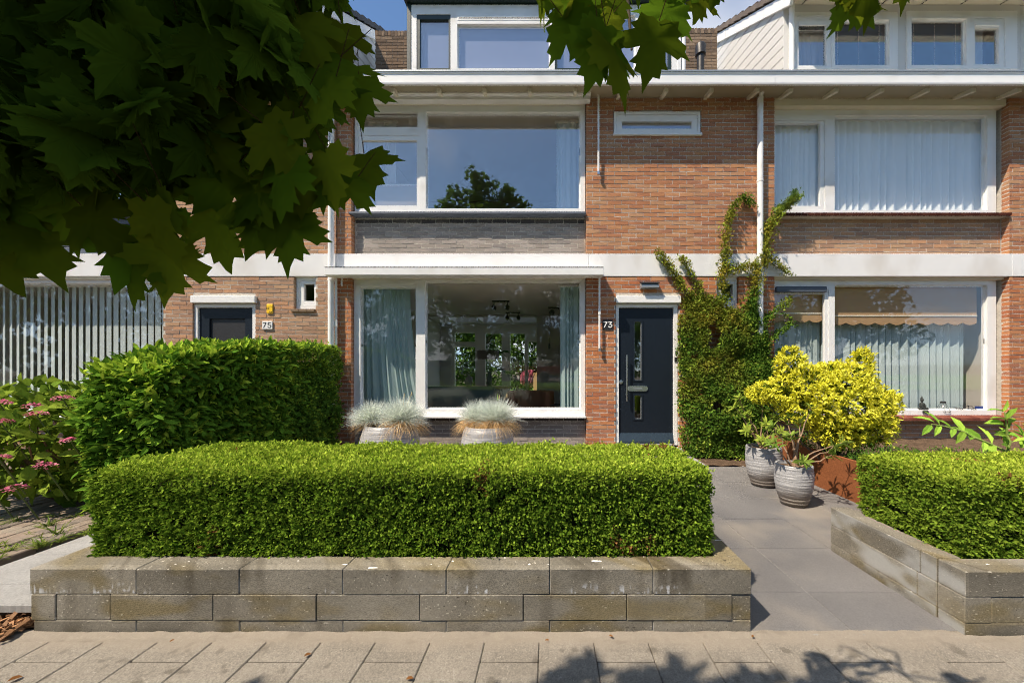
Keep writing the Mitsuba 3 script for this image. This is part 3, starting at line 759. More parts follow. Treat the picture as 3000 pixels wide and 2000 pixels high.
put('candle', lathe([[0, 0], [.03, 0], [.03, .09], [0, .09]], 14, (5.35, YF + .2, .61)), 'm_cream', k, smooth=30)

# ---- rooms (dark shells behind the windows) and upper curtains of 73
def room(h, x0, x1, y0, y1, z0, z1, back=True):
    put('room_floor', bx(x0, x1, y0, y1, z0 - .05, z0), 'm_floor', h)
    put('room_ceiling', bx(x0, x1, y0, y1, z1, z1 + .05), 'm_room', h)
    put('partition', bx(x0 - .05, x0, y0, y1, z0, z1), 'm_room', h)
    put('partition', bx(x1, x1 + .05, y0, y1, z0, z1), 'm_room', h)
    if back: put('partition', bx(x0, x1, y1, y1 + .05, z0, z1), 'm_tanwall', h)


mat('m_floor', proc(lambda p, n, uv: mix((.16, .10, .06), (.25, .17, .10), fbm(p.x * 30, p.y * 2, 0, 3))), .45)
room(h73, -3.1, .60, YF + .301, 9.0, .14, 2.64, back=False)
room(h73, -3.1, .60, YF + .301, 9.0, 3.10, 5.42)
room(h73, .66, 3.1, YF + .301, 8.0, .14, 2.64)
room(h73, .66, 3.1, YF + .301, 8.0, 3.10, 5.42)
room(h75, -9.5, -5.82, YF + .301, 8.5, .14, 2.64)
room(h75, -9.5, -5.82, YF + .301, 8.5, 3.10, 5.42)
room(h75, -5.7, -3.25, YF + .301, 8.0, .14, 2.64)
room(h71, 3.3, 6.95, YF + .301, 8.5, .14, 2.64)
room(h71, 3.3, 6.95, YF + .301, 8.5, 3.10, 5.42)
for h_, dx in ((h73, 0), (h75, -PITCH), (h71, PITCH)):
    put('house_shell', cat([bx(dx - 3.225, dx - 3.16, YF + .302, 9.0, -.1, 5.6), bx(dx + 3.16, dx + 3.199, YF + .302, 9.0, -.1, 5.6), bx(dx - 3.15, dx + 3.15, YF + .302, 9.0, 2.70, 3.04), bx(dx - 3.15, dx + 3.15, YF + .36, 9.0, 5.48, 5.53), bx(dx - 3.15, dx + 3.15, 9.001, 9.14, 2.76, 5.47)]), 'm_tanwall', h_)
TEAL = (.42, .56, .57)
curtain('curtain', -2.98, -2.22, .62, 2.60, YF + .30, 'teal curtain at the left end of the big lower window', 'curtain', TEAL, .032, .09, flare=.28)
curtain('curtain', .17, .53, .62, 2.60, YF + .30, 'teal curtain at the right end of the big lower window', 'curtain', TEAL, .032, .085, flare=.0)
curtain('curtain', .12, .52, 3.70, 5.22, YF + .30, 'pale blue curtain at the right end of the upper middle window', 'curtain', (.60, .70, .72), .03, .085)
curtain('curtain', -2.95, -2.45, 3.70, 5.22, YF + .30, 'white net curtain behind the narrow upper casement', 'curtain', (.62, .63, .62), .02, .1)
k = thing('roller_blind', 'half lowered beige blind behind the narrow upper casement', 'blind')
put('fabric', bx(-2.93, -2.0, YF + .20, YF + .203, 3.72, 4.17), 'm_curtain', k, color=(.50, .46, .42))
put('tube', tube([[-2.93, YF + .2, 4.18], [-2.0, YF + .2, 4.18]], .012, 8), 'm_white', k)

# back of 73: extension with roof light and garden doors
put('extension_roof', cat([bx(-3.1, .60, 9.0, 9.15, 2.60, 2.75), bx(-3.1, .60, 10.1, 10.6, 2.60, 2.75), bx(-3.1, -2.55, 9.15, 10.1, 2.60, 2.75), bx(-.35, .60, 9.15, 10.1, 2.60, 2.75)] + [bx(x, x + .07, 9.15, 10.1, 2.60, 2.75) for x in (-1.88, -1.05)]), 'm_room', h73)
put('extension_wall', cat([bx(-3.15, -3.1, 9.0, 10.6, .1, 2.75), bx(-.30, .6, 9.0, 10.6, .1, 2.6), bx(-3.1, -2.80, 10.45, 10.6, .1, 2.6), bx(-3.1, -.3, 9.0, 10.6, .05, .14)]), 'm_room', h73)
gd = [(-2.42 - .28, -2.10 - .02, .35, 1.95), (-2.62, -2.2, 2.13, 2.32), (-1.86, -1.22, .35, 2.30), (-.98, -.52 + .2, .35, 2.30)]
put('garden_doors', frame_xz(-2.80, -.30, .14, 2.60, [(-2.70, -2.12, .40, 1.95), (-2.70, -2.12, 2.1, 2.35), (-1.82, -1.36, .40, 2.33), (-1.12, -.70, .40, 2.33), (-.60, -.33, .40, 2.1)], 10.5, 10.57), 'm_cream', h73)

# ================================================================ ROOFS AND DORMERS
put('roof', ext_yz(Polygon([(5.35, 5.50), (8.0, 7.35), (9.3, 6.5), (9.2, 6.4), (8.0, 7.2), (5.45, 5.45)]), -3.2, 3.19), 'm_tile_brown', h73)
dm = number(h73 + '__dormer')
YD = 5.78
put('body', cat([bx(-2.24, .73, YD + .10, 8.4, 5.45, 7.28)]), 'm_green', dm)
put('fascia', cat([cbx(-2.27, 2.20, YD - .10, YD + .10, 7.04, 7.30, .006), cbx(-2.24, -2.175, YD - .01, YD + .1, 5.5, 7.04, .004), cbx(.668, .74, YD - .01, YD + .1, 5.5, 7.04, .004)]), 'm_green', dm)
window(dm, -2.172, .665, 5.96, 7.02, YD, [(-2.04, -1.585, 6.03, 6.80), (-1.45, .012, 6.02, 6.72), (.13, .575, 6.03, 6.80)], sashes=[(-2.09, -1.555, 6.0, 6.87), (.09, .625, 6.0, 6.87)], bs='m_glasshi', sash_mat='m_green')
put('ventilation_strip', cat([cbx(-1.45, .012, YD - .005, YD + .03, 6.77, 6.86, .006), bx(-1.45, .012, YD + .0, YD + .03, 6.725, 6.765)]), 'm_white', dm)
put('vent_slot', bx(-1.42, -.02, YD - .007, YD - .0055, 6.80, 6.815), 'm_black', dm)
put('blind', bx(-2.1, .62, YD + .085, YD + .09, 5.98, 6.95), 'm_blindblue', dm)
mat('m_blindblue', (.26, .30, .42), .8)
dm2 = number(h73 + '__dormer')
put('body', bx(.76, 2.14, YD + .10, 8.4, 5.45, 7.05), 'm_board', dm2)
window(dm2, .76, 2.02, 5.96, 7.02, YD, [(.86, 1.36, 6.03, 6.86), (1.50, 1.88, 6.05, 6.82)], sashes=[(1.46, 1.93, 6.0, 6.87)], bs='m_glasshi', sash_mat='m_green')
put('blind', bx(.80, 1.98, YD + .085, YD + .09, 5.98, 6.95), 'm_blindblue', dm2)
put('corner_board', cat([cbx(2.022, 2.075, YD - .01, YD + .1, 5.5, 7.03, .004)]), 'm_white', dm2)
put('rain_pipe', tube([[2.125, YD + .02, 5.5], [2.125, YD + .02, 7.03]], .032, 12), 'm_white', dm2, smooth=40)
# chimneys between the roofs
for a, b, nm in ((-3.42, -1.9, 0), (2.2, 3.3, 1)):
    ch = number(h73 + '__chimney')
    z1 = 7.93 if nm == 0 else 7.98
    put('core', bx(a + .012, b - .012, 7.212, 7.8, 6.0, z1 - .012), 'm_mortar', ch)
    br = Bricks()
    br.panel('chim', 7.2, a, b, 6.4, z1 - .105, depth=.1)
    n = int((b - a) / .0625)
    for i in range(n): br.one('chim', a + (i + .5) * (b - a) / n, 7.196, z1 - .052, (b - a) / n - .010, .12, .10)
    br.build(ch, 'brick', 110, ((a + b) / 2 + (-.6 if nm == 0 else .5), 7.6))
k = put('roof_vent', cat([tube([[2.66, 6.45, 5.9], [2.66, 6.45, 6.82]], .062, 16), lathe([[.05, -.01], [.088, .0], [.088, .16], [.075, .185], [0, .19]], 20, (2.66, 6.45, 6.80))]), 'm_black', h73, smooth=40)


def rooftop(h, s, dx):
    """full width roof storey of a neighbour; s = +1: house at right, its left cheek faces us"""
    xc = 3.67 * s
    far = 9.6 * s
    prof = Polygon([(5.76, 5.40), (5.76, 6.99), (5.60, 6.93), (5.62, 7.03), (8.15, 8.66), (8.45, 8.20), (9.2, 7.4), (9.2, 5.4)])
    a, b = (xc + .02, far) if s > 0 else (far, xc - .02)
    r = number(h + '__roof_storey')
    put('body', ext_yz(Polygon([(6.12, 5.42), (6.12, 7.22), (8.13, 8.60), (8.40, 8.2), (9.2, 7.4), (9.2, 5.42)]), a, b), 'm_board', r)
    tri = Polygon([(5.76, 5.40), (5.76, 6.985), (8.10, 8.50), (8.38, 8.12), (8.6, 5.4)])
    lo = 2.9
    i = 0
    while lo < 8.2:                      # boards that rise gently backwards
        strip = Polygon([(5.0, lo + .22 * 5), (9.5, lo + .22 * 9.5), (9.5, lo + .22 * 9.5 + .150), (5.0, lo + .22 * 5 + .150)])
        g = tri.intersection(strip)
        if not g.is_empty and g.area > .004:
            put('cladding_board', ext_yz(g, *((xc - .0, xc + .018) if s > 0 else (xc - .018, xc))), 'm_board', r)
        lo += .168
    put('cladding_back', ext_yz(tri, *((xc + .0185, xc + .03) if s > 0 else (xc - .03, xc - .0185))), 'm_black', r)
    # verge board and verge tiles
    def band(o0, o1):
        d = np.array([8.12 - 5.55, 8.66 - 6.98]); d /= np.linalg.norm(d); n = np.array([-d[1], d[0]])
        e = np.array([8.5 - 8.12, 8.05 - 8.66]); e /= np.linalg.norm(e); m = np.array([-e[1], e[0]])
        A, B, C = np.array([5.45, 6.91]), np.array([8.12, 8.66]), np.array([8.55, 7.96])
        bis = unit(n + m); kk = 1 / max(.3, bis @ n)
        return Polygon([A + n * o0, B + bis * o0 * kk, C + m * o0, C + m * o1, B + bis * o1 * kk, A + n * o1])
    put('verge_board', ext_yz(band(-.16, .0), *((xc - .045, xc - .001) if s > 0 else (xc + .001, xc + .045))), 'm_white' if s > 0 else 'm_white', r)
    d = unit(np.array([8.12 - 5.45, 8.66 - 6.91])); n = np.array([-d[1], d[0]])
    mt = 'm_tile_brown' if s > 0 else 'm_tile_dark'
    for i in range(11):
        p = np.array([5.45, 6.91]) + d * .29 * i
        q = Polygon([p + n * .012, p + d * .32 + n * .035, p + d * .32 + n * .085, p + n * .125, p - d * .02 + n * .06])
        put('verge_tile', ext_yz(q, *((xc - .075, xc + .20) if s > 0 else (xc - .20, xc + .075))), mt, r)
    for i in range(3):
        p = np.array([8.14, 8.66]) + unit(np.array([.38, -.61])) * .25 * i
        e = unit(np.array([.38, -.61])); m = np.array([-e[1], e[0]])
        q = Polygon([p - e * .02, p + e * .26, p + e * .26 + m * .05, p - e * .02 + m * .08])
        put('verge_tile', ext_yz(q, *((xc - .075, xc + .20) if s > 0 else (xc - .20, xc + .075))), mt, r)
    put('roof', ext_yz(Polygon([(5.40, 6.90), (8.13, 8.68), (9.3, 7.3), (9.3, 7.2), (8.13, 8.60), (5.42, 6.84)]), *((xc + .205, far) if s > 0 else (far, xc - .205))), mt, r)
    put('eaves', cat([ext_yz(Polygon([(5.28, 6.86), (5.76, 6.995), (5.76, 7.03), (5.28, 6.99)]), *((xc - .02, far) if s > 0 else (far, xc + .02)))]), 'm_cream', r)
    for i in range(8):
        xr_ = s * (3.95 + i * .62)
        put('eaves_gap', ext_yz(Polygon([(5.29, 6.857), (5.74, 6.984), (5.74, 6.991), (5.29, 6.864)]), xr_, xr_ + .012), 'm_black', r)
    return r


mat('m_blindgrey', proc(lambda p, n, uv: mix((.20, .30, .38), (.30, .42, .50), smoothstep(.3, .7, dr.abs(p.z * 40 - dr.floor(p.z * 40) - .5) * 2)), ), .6)
r = rooftop(h71, 1, PITCH)
YR = 5.75
put('front_wall', frame_xz(3.68, 7.38, 5.4, 6.99, [(3.78, 5.45, 5.96, 6.86), (5.585, 7.315, 5.96, 6.88)], YR, YR + .045), 'm_board', r)
window(r, 3.785, 5.445, 5.965, 6.855, YR - .02, [(3.90, 4.335, 6.03, 6.70), (4.465, 5.315, 6.03, 6.74)], sashes=[(3.87, 4.41, 6.0, 6.79)], bs='m_glasshi')
window(r, 5.59, 7.31, 5.965, 6.875, YR - .02, [(5.66, 6.52, 6.03, 6.76), (6.66, 7.03, 6.05, 6.62)], sashes=[(6.62, 7.12, 6.01, 6.77)], bs='m_glasshi')
put('ventilation_strip', cbx(3.90, 4.335, YR - .03, YR - .01, 6.64, 6.70, .004), 'm_white', r)
put('ventilation_strip', cbx(6.66, 7.03, YR - .03, YR - .01, 6.64, 6.70, .004), 'm_white', r)
put('rain_pipe', tube([[3.76, YR - .06, 5.45], [3.76, YR - .06, 6.95]], .038, 12), 'm_white', r, smooth=40)
put('end_wall', bx(7.385, 7.45, YR - .0, 9.1, 5.4, 6.98), 'm_board', r)
put('cavity', bx(3.72, 7.38, YR + .30, YR + .32, 5.45, 6.95), 'm_carglass', r)
for a, b, zz, lab in ((4.46, 5.32, 6.02, 'grey venetian blind in the left wide window of the right roof storey'), (5.66, 6.53, 6.02, 'grey venetian blind in the right wide window of the right roof storey')):
    k = thing('venetian_blind', lab, 'blind')
    sl = []
    for i in range(37):
        m = bx(a, b, -.011, .011, -.0006, .0006); m.apply_transform(trimesh.transformations.rotation_matrix(math.radians(-58), [1, 0, 0])); m.apply_translation([0, YR + .07, zz + i * .0205]); sl.append(m)
    put('slats', cat(sl), 'm_vc', k, color=(.07, .125, .185))
    put('cords', cat([bx(a + t * (b - a), a + t * (b - a) + .006, YR + .055, YR + .057, zz, 6.78) for t in (.12, .5, .88)]), 'm_white', k)
curtain('net_curtain', 3.86, 4.38, 6.0, 6.66, YR + .12, 'grey net curtain in the left casement of the right roof storey', 'curtain', (.50, .48, .47), .012, .09)
curtain('net_curtain', 6.72, 6.95, 6.0, 6.70, YR + .14, 'white net curtain in the right casement of the right roof storey', 'curtain', (.6, .64, .68), .02, .08)
r = rooftop(h75, -1, -PITCH)
put('front_wall', frame_xz(-7.4, -3.68, 5.4, 6.99, [(-7.2, -5.6, 5.96, 6.86), (-5.45, -3.8, 5.96, 6.86)], YR, YR + .045), 'm_board', r)
window(r, -5.445, -3.81, 5.965, 6.855, YR - .02, [(-5.32, -4.47, 6.03, 6.74), (-4.35, -3.92, 6.03, 6.74)], bs='m_glasshi')
window(r, -7.195, -5.605, 5.965, 6.855, YR - .02, [(-7.1, -6.6, 6.03, 6.74), (-6.5, -5.7, 6.03, 6.74)], bs='m_glasshi')

# ================================================================ LIVING ROOM OF 73 AND GARDEN BEHIND
ML = ('m_vc',)
for i, (xx, yy, zz) in enumerate(((-.95, 7.2, 2.64), (-.85, 8.6, 2.64))):
    k = thing('ceiling_spots', ['pair of black spotlights on the living room ceiling, the nearer pair', 'pair of black spotlights on the living room ceiling, the farther pair'][i], 'lamp', None)
    put('bar', cbx(xx - .17, xx + .17, yy - .02, yy + .02, zz - .03, zz, .004), 'm_black', k)
    for s in (-1, 1):
        sp = put('spot', cat([tube([[xx + s * .13, yy, zz - .03], [xx + s * .13, yy, zz - .10]], .008, 8), lathe([[0, -.05], [.035, -.05], [.045, .0], [.042, .05], [.03, .05], [.025, .0], [0, .0]], 18).apply_transform(trimesh.transformations.rotation_matrix(1.3, [1, 0, 0])).apply_translation([xx + s * .13, yy, zz - .14])]), 'm_black', k, smooth=40)
k = thing('pendant_lamp', 'black pulley pendant lamp hanging in the living room beside the right curtain', 'lamp')
put('ceiling_plate', cbx(-.02, .22, 7.9, 8.0, 2.61, 2.64, .004), 'm_black', k)
put('pulley', lathe([[0, -.02], [.06, -.02], [.045, 0], [.06, .02], [0, .02]], 20).apply_transform(trimesh.transformations.rotation_matrix(math.pi / 2, [1, 0, 0])).apply_translation([.06, 7.95, 2.53]), 'm_black', k, smooth=40)
put('cord', tube([[.0, 7.95, 2.53], [.0, 7.95, 1.85]], .005, 6), 'm_black', k)
put('socket', lathe([[0, 0], [.02, 0], [.025, .05], [.02, .11], [.006, .13], [0, .13]], 14, (.0, 7.95, 1.74)), 'm_black', k, smooth=40)
k = thing('arc_lamp', 'grey brown drum shade hanging over the dining table', 'lamp')
put('shade', lathe([[.02, .14], [.27, .14], [.27, -.06], [.262, -.06], [.262, .13], [.02, .13]], 28, (-1.50, 9.0, 1.62)), 'm_vc', k, smooth=40, color=(.16, .14, .12))
put('cord', tube([[-1.5, 9.0, 1.76], [-1.5, 9.0, 2.05], [-.88, 9.0, 2.58]], .006, 6), 'm_white', k)
k = thing('dining_table', 'wooden dining table with crossed black legs inside the living room', 'table')
put('tabletop', cbx(-2.3, -.95, 8.5, 9.4, .84, .89, .008), 'm_vc', k, color=(.33, .24, .15))
for s in (-.95 - .25, -2.05):
    for q in (1, -1): put('leg', tube([[s, 8.95 - q * .32, .84], [s, 8.95 + q * .32, .14]], .03, 6), 'm_black', k)
for i, (xx, c) in enumerate(((-1.95, (.30, .29, .27)), (-1.45, (.10, .14, .13)))):
    k = thing('vase', ['pale round vase on the dining table', 'tall dark vase on the dining table'][i], 'vase')
    put('body', lathe([[0, 0], [.06, 0], [.10, .10], [.08, .2], [.03, .26], [.04, .3], [.03, .3], [.02, .26], [0, .26]] if i == 0 else [[0, 0], [.06, 0], [.065, .2], [.04, .3], [.05, .36], [.04, .36], [.03, .3], [0, .3]], 20, (xx, 8.9, .89)), 'm_gloss', k, smooth=40, color=c)
k = thing('armchair', 'brown tub armchair behind the big window near the right curtain', 'armchair')
arc = [( -.33 + .36 * math.cos(a), 6.55 + .33 * math.sin(a)) for a in np.linspace(-.5, math.pi + .5, 18)]
rr = shapely.LineString(arc).buffer(.06)
m = trimesh.creation.extrude_polygon(rr, .55); m.apply_translation([0, 0, .35])
put('back', m, 'm_vc', k, smooth=40, color=(.16, .065, .035))
put('seat', cat([ell((-.33, 6.5, .50), (.34, .33, .12), 3)]), 'm_vc', k, smooth=True, color=(.16, .065, .035))
for s in (-1, 1):
    for q in (-1, 1): put('leg', tube([[-.33 + s * .22, 6.55 + q * .2, .40], [-.33 + s * .25, 6.55 + q * .24, .14]], .014, 8), 'm_black', k)
k = thing('sofa', 'grey green sofa behind the window, left of the armchair', 'sofa')
put('seat', cbx(-2.5, -1.05, 6.6, 7.4, .28, .52, .05), 'm_vc', k, color=(.11, .15, .14))
put('backrest', cbx(-2.5, -1.05, 7.25, 7.45, .45, .95, .06), 'm_vc', k, color=(.11, .15, .14))
for s in (-2.62, -1.08): put('armrest', cbx(s, s + .16, 6.6, 7.45, .28, .68, .05), 'm_vc', k, color=(.11, .15, .14))
k = thing('side_table', 'small black side table inside the big window at right', 'table')
put('top', cbx(.02, .34, 6.3, 6.6, .66, .675, .004), 'm_black', k)
for s in (.03, .32):
    for q in (6.31, 6.58): put('leg', bx(s, s + .014, q, q + .014, .14, .66), 'm_black', k)
k = thing('house_plant', 'tall broad leaved house plant by the garden doors inside', 'plant')
put('pot', lathe([[0, 0], [.14, 0], [.17, .3], [.15, .3], [.13, .25], [0, .25]], 22, (-.72, 9.6, .14)), 'm_gloss', k, smooth=40, color=(.05, .05, .05))
st, LP, LD, LN = [], [], [], []
for i in range(11):
    a = i * 2.4; tip = np.array([-.72 + .45 * math.cos(a), 9.6 + .3 * math.sin(a), 1.1 + .95 * rng.random()])
    st.append(tube(bend([-.72, 9.6, .38], tip, .0), np.linspace(.014, .007, 6), 6)); LP.append(tip); LD.append([math.cos(a), math.sin(a) * .5, .25]); LN.append([0, -.4, 1])
put('stems', cat(st), 'm_vc', k, color=(.06, .10, .03))
m, c = leaves(np.array(LP), np.array(LD), np.array(LN), .38, .16, (.045, .095, .03), six=True, curl=.3)
put('foliage', m, 'm_leaf', k, color=c)

bgd = say(number('back_garden'), 'sunlit lawn of the garden behind the middle house', kind='structure')
put('lawn', bx(-14, 14, 10.6, 30, -.1, .10), 'm_lawn', bgd)


def blob_points(blobs, n, shell=.35):
    """random points near the surface of ellipsoids: positions and outward normals"""
    B = np.array(blobs, float)
    wgt = (B[:, 3] * B[:, 4] + B[:, 4] * B[:, 5] + B[:, 3] * B[:, 5]); wgt /= wgt.sum()
    i = rng.choice(len(B), n, p=wgt)
    u = unit(rng.normal(0, 1, (n, 3)))
    rr_ = 1 - shell * rng.random(n) ** 1.6
    p = B[i, :3] + u * B[i, 3:6] * rr_[:, None]
    nn = unit(u / B[i, 3:6])
    inside = np.zeros(n, bool)
    for j, b in enumerate(B):
        inside |= (i != j) & ((((p - b[:3]) / b[3:6]) ** 2).sum(1) < .55)
    return p[~inside], nn[~inside]


def sprigs(p, n, per, L, W, ca, cb, spread=.02, up=.4, droop=0., six=False, fold=.25, curl=.1, jit=.2, flat=.5):
    """per leaves round each point"""
    P = np.repeat(p, per, 0); N = np.repeat(n, per, 0)
    k = len(P)
    D = unit(N * .7 + rng.normal(0, .75, (k, 3)) + np.array([0, 0, up]))
    D[:, 2] -= droop
    NN = unit(N * flat + np.array([0, 0, .8]) + rng.normal(0, .5, (k, 3)))
    P = P + rng.normal(0, spread, (k, 3))
    s = rng.uniform(.65, 1.2, k)
    t = np.repeat(rng.random((len(p), 1)), per, 0) * .7 + .3 * rng.random((k, 1))
    C = np.asarray(ca) * (1 - t) + np.asarray(cb) * t
    C = C * (1 + rng.normal(0, jit, (k, 1))).clip(.4, 1.8)
    return leaves(P, D, NN, L * s, W * s, C, fold=fold, six=six, curl=curl)


def shrub(name, label, cat_, blobs, n, per, L, W, ca, cb, group=None, stems=None, bs='m_leaf', **kw):
    k = thing(name, label, cat_, group)
    p, nn = blob_points(blobs, n)
    m, c = sprigs(p, nn, per, L, W, ca, cb, **kw)
    put('foliage', m, bs, k, color=c)
    base = stems if stems is not None else [(blobs[0][0], blobs[0][1], 0)]
    put('stems', cat([tube(bend(b, [q[0], q[1], q[2]], 0, 6, .02), np.linspace(.03, .008, 6), 6) for b in base for q in np.array(blobs)[:8]]), 'm_bark', k)
    return k


shrub('garden_shrub', 'pink flowering shrub in the back garden seen through the house', 'shrub', [(-.85, 15.5, .95, .30, .3, .28)], 900, 3, .12, .09, (.50, .10, .17), (.55, .25, .30))
shrub('garden_shrub', 'dense green shrubs at the end of the back garden seen through the house', 'shrub', [(-7 + i * 1.3, 19 + (i % 2), 1.5 + .5 * (i % 3), 1.5, 1.2, 2.0) for i in range(7)], 7000, 3, .22, .12, (.05, .11, .02), (.12, .20, .04))
shrub('garden_tree', 'leafy green tree behind the garden doors', 'tree', [(-4.5, 19, 4.2, 1.8, 1.5, 1.6), (-2.6, 19.5, 4.4, 1.8, 1.4, 1.6), (-.6, 19, 4.3, 1.6, 1.4, 1.6), (-6.5, 19, 4.3, 1.8, 1.4, 1.6)], 4500, 3, .25, .14, (.06, .13, .02), (.17, .26, .05))
put('garden_post', cbx(-.62, -.44, 14.4, 14.6, .0, 1.25, .01), 'm_vc', bgd, color=(.38, .24, .12))

# ================================================================ HEDGES
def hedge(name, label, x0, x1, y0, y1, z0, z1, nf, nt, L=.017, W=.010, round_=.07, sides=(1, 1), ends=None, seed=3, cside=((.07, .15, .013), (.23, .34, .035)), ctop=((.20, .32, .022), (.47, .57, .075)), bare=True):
    k = thing(name, label, 'hedge')
    cx, cy, cz = (x0 + x1) / 2, (y0 + y1) / 2, (z0 + z1) / 2
    hx, hy, hz = (x1 - x0) / 2, (y1 - y0) / 2, (z1 - z0) / 2
    P, N, TT = [], [], []
    def face(n, ax, sg):
        p = rng.uniform(-1, 1, (n, 3)) * [hx, hy, hz]; p[:, ax] = sg * [hx, hy, hz][ax]
        q = np.zeros((n, 3)); q[:, ax] = sg
        P.append(p); N.append(q)
    face(nt, 2, 1); face(nf, 1, -1)
    face(int(nf * .35), 1, 1)
    if sides[0]: face(int(nf * hy / hx * 1.1), 0, -1)
    if sides[1]: face(int(nf * hy / hx * 1.1), 0, 1)
    P, N = np.vstack(P), np.vstack(N)
    # rounded box: pull towards the inner box
    H = np.array([hx, hy, hz])
    inner = np.clip(P, -(H - round_), (H - round_)); inner[:, 2] = np.clip(P[:, 2], -hz, hz - round_)
    dd = P - inner; ln = np.linalg.norm(dd, axis=1, keepdims=True)
    N = np.where(ln > 1e-6, unit(dd), N)
    P = inner + N * round_ * np.where(ln > 1e-6, 1, 0) + np.where(ln > 1e-6, 0, 1) * 0
    P = P + [cx, cy, cz]
    f = meshkit.fbm(P * 5.5, 3, seed) - .5; g = meshkit.noise(P * 38, seed + 5)
    P = P + N * (f * .055 + (g - .6) * .03)[:, None]
    depth = rng.exponential(.014, len(P)).clip(0, .05)
    P = P - N * depth[:, None]
    stray = rng.random(len(P)) < .006
    P[stray] += N[stray] * rng.uniform(.02, .045, (stray.sum(), 1))
    dead = meshkit.fbm(P * 2.9 + 3, 3, seed + 9)
    keep = ~((rng.random(len(P)) < .85) & (meshkit.noise(P * 17, seed + 11) < .26) & (N[:, 2] < .5))
    P, N, dead = P[keep], N[keep], dead[keep]
    per = 4
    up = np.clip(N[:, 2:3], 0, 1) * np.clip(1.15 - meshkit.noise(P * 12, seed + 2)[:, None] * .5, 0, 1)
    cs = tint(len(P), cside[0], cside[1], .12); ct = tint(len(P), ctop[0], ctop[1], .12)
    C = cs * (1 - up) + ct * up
    br = (rng.random(len(P)) < .35) & (dead > .735)
    if bare: C[br] = tint(br.sum(), (.16, .075, .03), (.26, .13, .05))
    PP = np.repeat(P, per, 0) + rng.normal(0, .007, (len(P) * per, 3)); NN = np.repeat(N, per, 0); CC = np.repeat(C, per, 0)
    n = len(PP)
    D = unit(NN * .75 + rng.normal(0, .62, (n, 3)) + [0, 0, .30])
    NO = unit(NN * .75 + [0, 0, .45] + rng.normal(0, .55, (n, 3)))
    s = rng.uniform(.55, 1.4, n)
    m, c = leaves(PP, D, NO, L * s, W * s, CC * (1 + rng.normal(0, .16, (n, 1))).clip(.5, 1.6), fold=.18)
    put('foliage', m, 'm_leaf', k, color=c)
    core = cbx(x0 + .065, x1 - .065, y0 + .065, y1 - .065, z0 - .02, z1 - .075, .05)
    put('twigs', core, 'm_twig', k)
    st = []
    for i in range(int((x1 - x0) / .16)):
        x = x0 + .08 + i * .16
        st.append(tube(bend([x, y0 + .16, z0 - .12], [x + rng.normal(0, .05), y0 + .08, z0 + .12], 0, 4, .008), .009, 5))
    put('stems', cat(st), 'm_bark', k)
    return k


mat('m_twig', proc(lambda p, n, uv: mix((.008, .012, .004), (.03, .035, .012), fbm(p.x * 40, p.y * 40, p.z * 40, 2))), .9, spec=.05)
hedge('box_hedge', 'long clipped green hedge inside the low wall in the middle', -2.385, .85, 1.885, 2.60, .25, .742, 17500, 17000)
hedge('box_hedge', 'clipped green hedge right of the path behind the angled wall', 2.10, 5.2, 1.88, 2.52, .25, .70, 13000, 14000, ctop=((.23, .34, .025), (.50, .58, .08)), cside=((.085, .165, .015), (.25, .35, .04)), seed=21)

# cherry laurel hedge between the two front gardens, finer towards the house
k = thing('laurel_hedge', 'tall glossy leaved hedge left of the big window', 'hedge')
def laurel_top(y): return np.interp(y, [2.8, 3.3, 4.2, 5.5], [1.20, 1.42, 1.52, 1.60])
n = 9000
sel = rng.random(n)
y = rng.uniform(2.85, 5.46, n)
P = np.zeros((n, 3)); N = np.zeros((n, 3))
zt = laurel_top(y)
a = sel < .52; P[a] = np.c_[np.full(a.sum(), -3.10), y[a], .12 + (zt[a] - .12) * rng.random(a.sum())]; N[a] = [1, 0, 0]
b = (sel >= .52) & (sel < .74); P[b] = np.c_[rng.uniform(-3.60, -3.10, b.sum()), y[b], zt[b]]; N[b] = [0, 0, 1]
c_ = sel >= .74; P[c_] = np.c_[rng.uniform(-3.60, -3.10, c_.sum()), np.full(c_.sum(), 2.92), .10 + 1.08 * rng.random(c_.sum())]; N[c_] = [0, -1, 0]
cen = np.c_[np.full(n, -3.35), np.clip(P[:, 1], 3.2, 5.5), np.clip(P[:, 2], 0, 1.15)]
N = unit(N * .75 + unit(P - cen) * .5)
P += N * ((meshkit.fbm(P * 3.2, 3, 8) - .5) * .22)[:, None] - N * rng.exponential(.03, n).clip(0, .12)[:, None]
big = P[:, 1] < 4.25 + rng.normal(0, .18, n)
up = np.clip(N[:, 2:3] * 1.1, 0, 1)
parts = []
for flag, L, W, per, ca, cb in ((big, .105, .040, 4, (.06, .15, .017), (.16, .30, .03)), (~big, .05, .022, 6, (.065, .145, .02), (.14, .26, .034))):
    p, q = P[flag], N[flag]
    yng = (rng.random(len(p)) < .25 + .45 * up[flag][:, 0])
    m, c = sprigs(p[~yng], q[~yng], per, L, W, ca, cb, spread=.022, up=.25, six=True, fold=.14, curl=.16)
    parts.append((m, c))
    m, c = sprigs(p[yng], q[yng], per, L * .9, W * .9, (.24, .40, .03), (.46, .57, .07), spread=.022, up=.5, six=True, fold=.16, curl=.16)
    parts.append((m, c))
m, c = join(parts)
put('foliage', m, 'm_leafgloss', k, color=c)
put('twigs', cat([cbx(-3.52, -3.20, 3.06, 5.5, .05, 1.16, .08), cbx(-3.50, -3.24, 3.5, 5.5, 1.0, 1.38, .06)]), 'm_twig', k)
put('stems', cat([tube(bend([-3.34 + rng.normal(0, .1), 3.0 + i * .25, .02], [-3.34 + rng.normal(0, .15), 3.0 + i * .25, .8], 0, 5, .02), .014, 6) for i in range(10)]), 'm_bark', k)

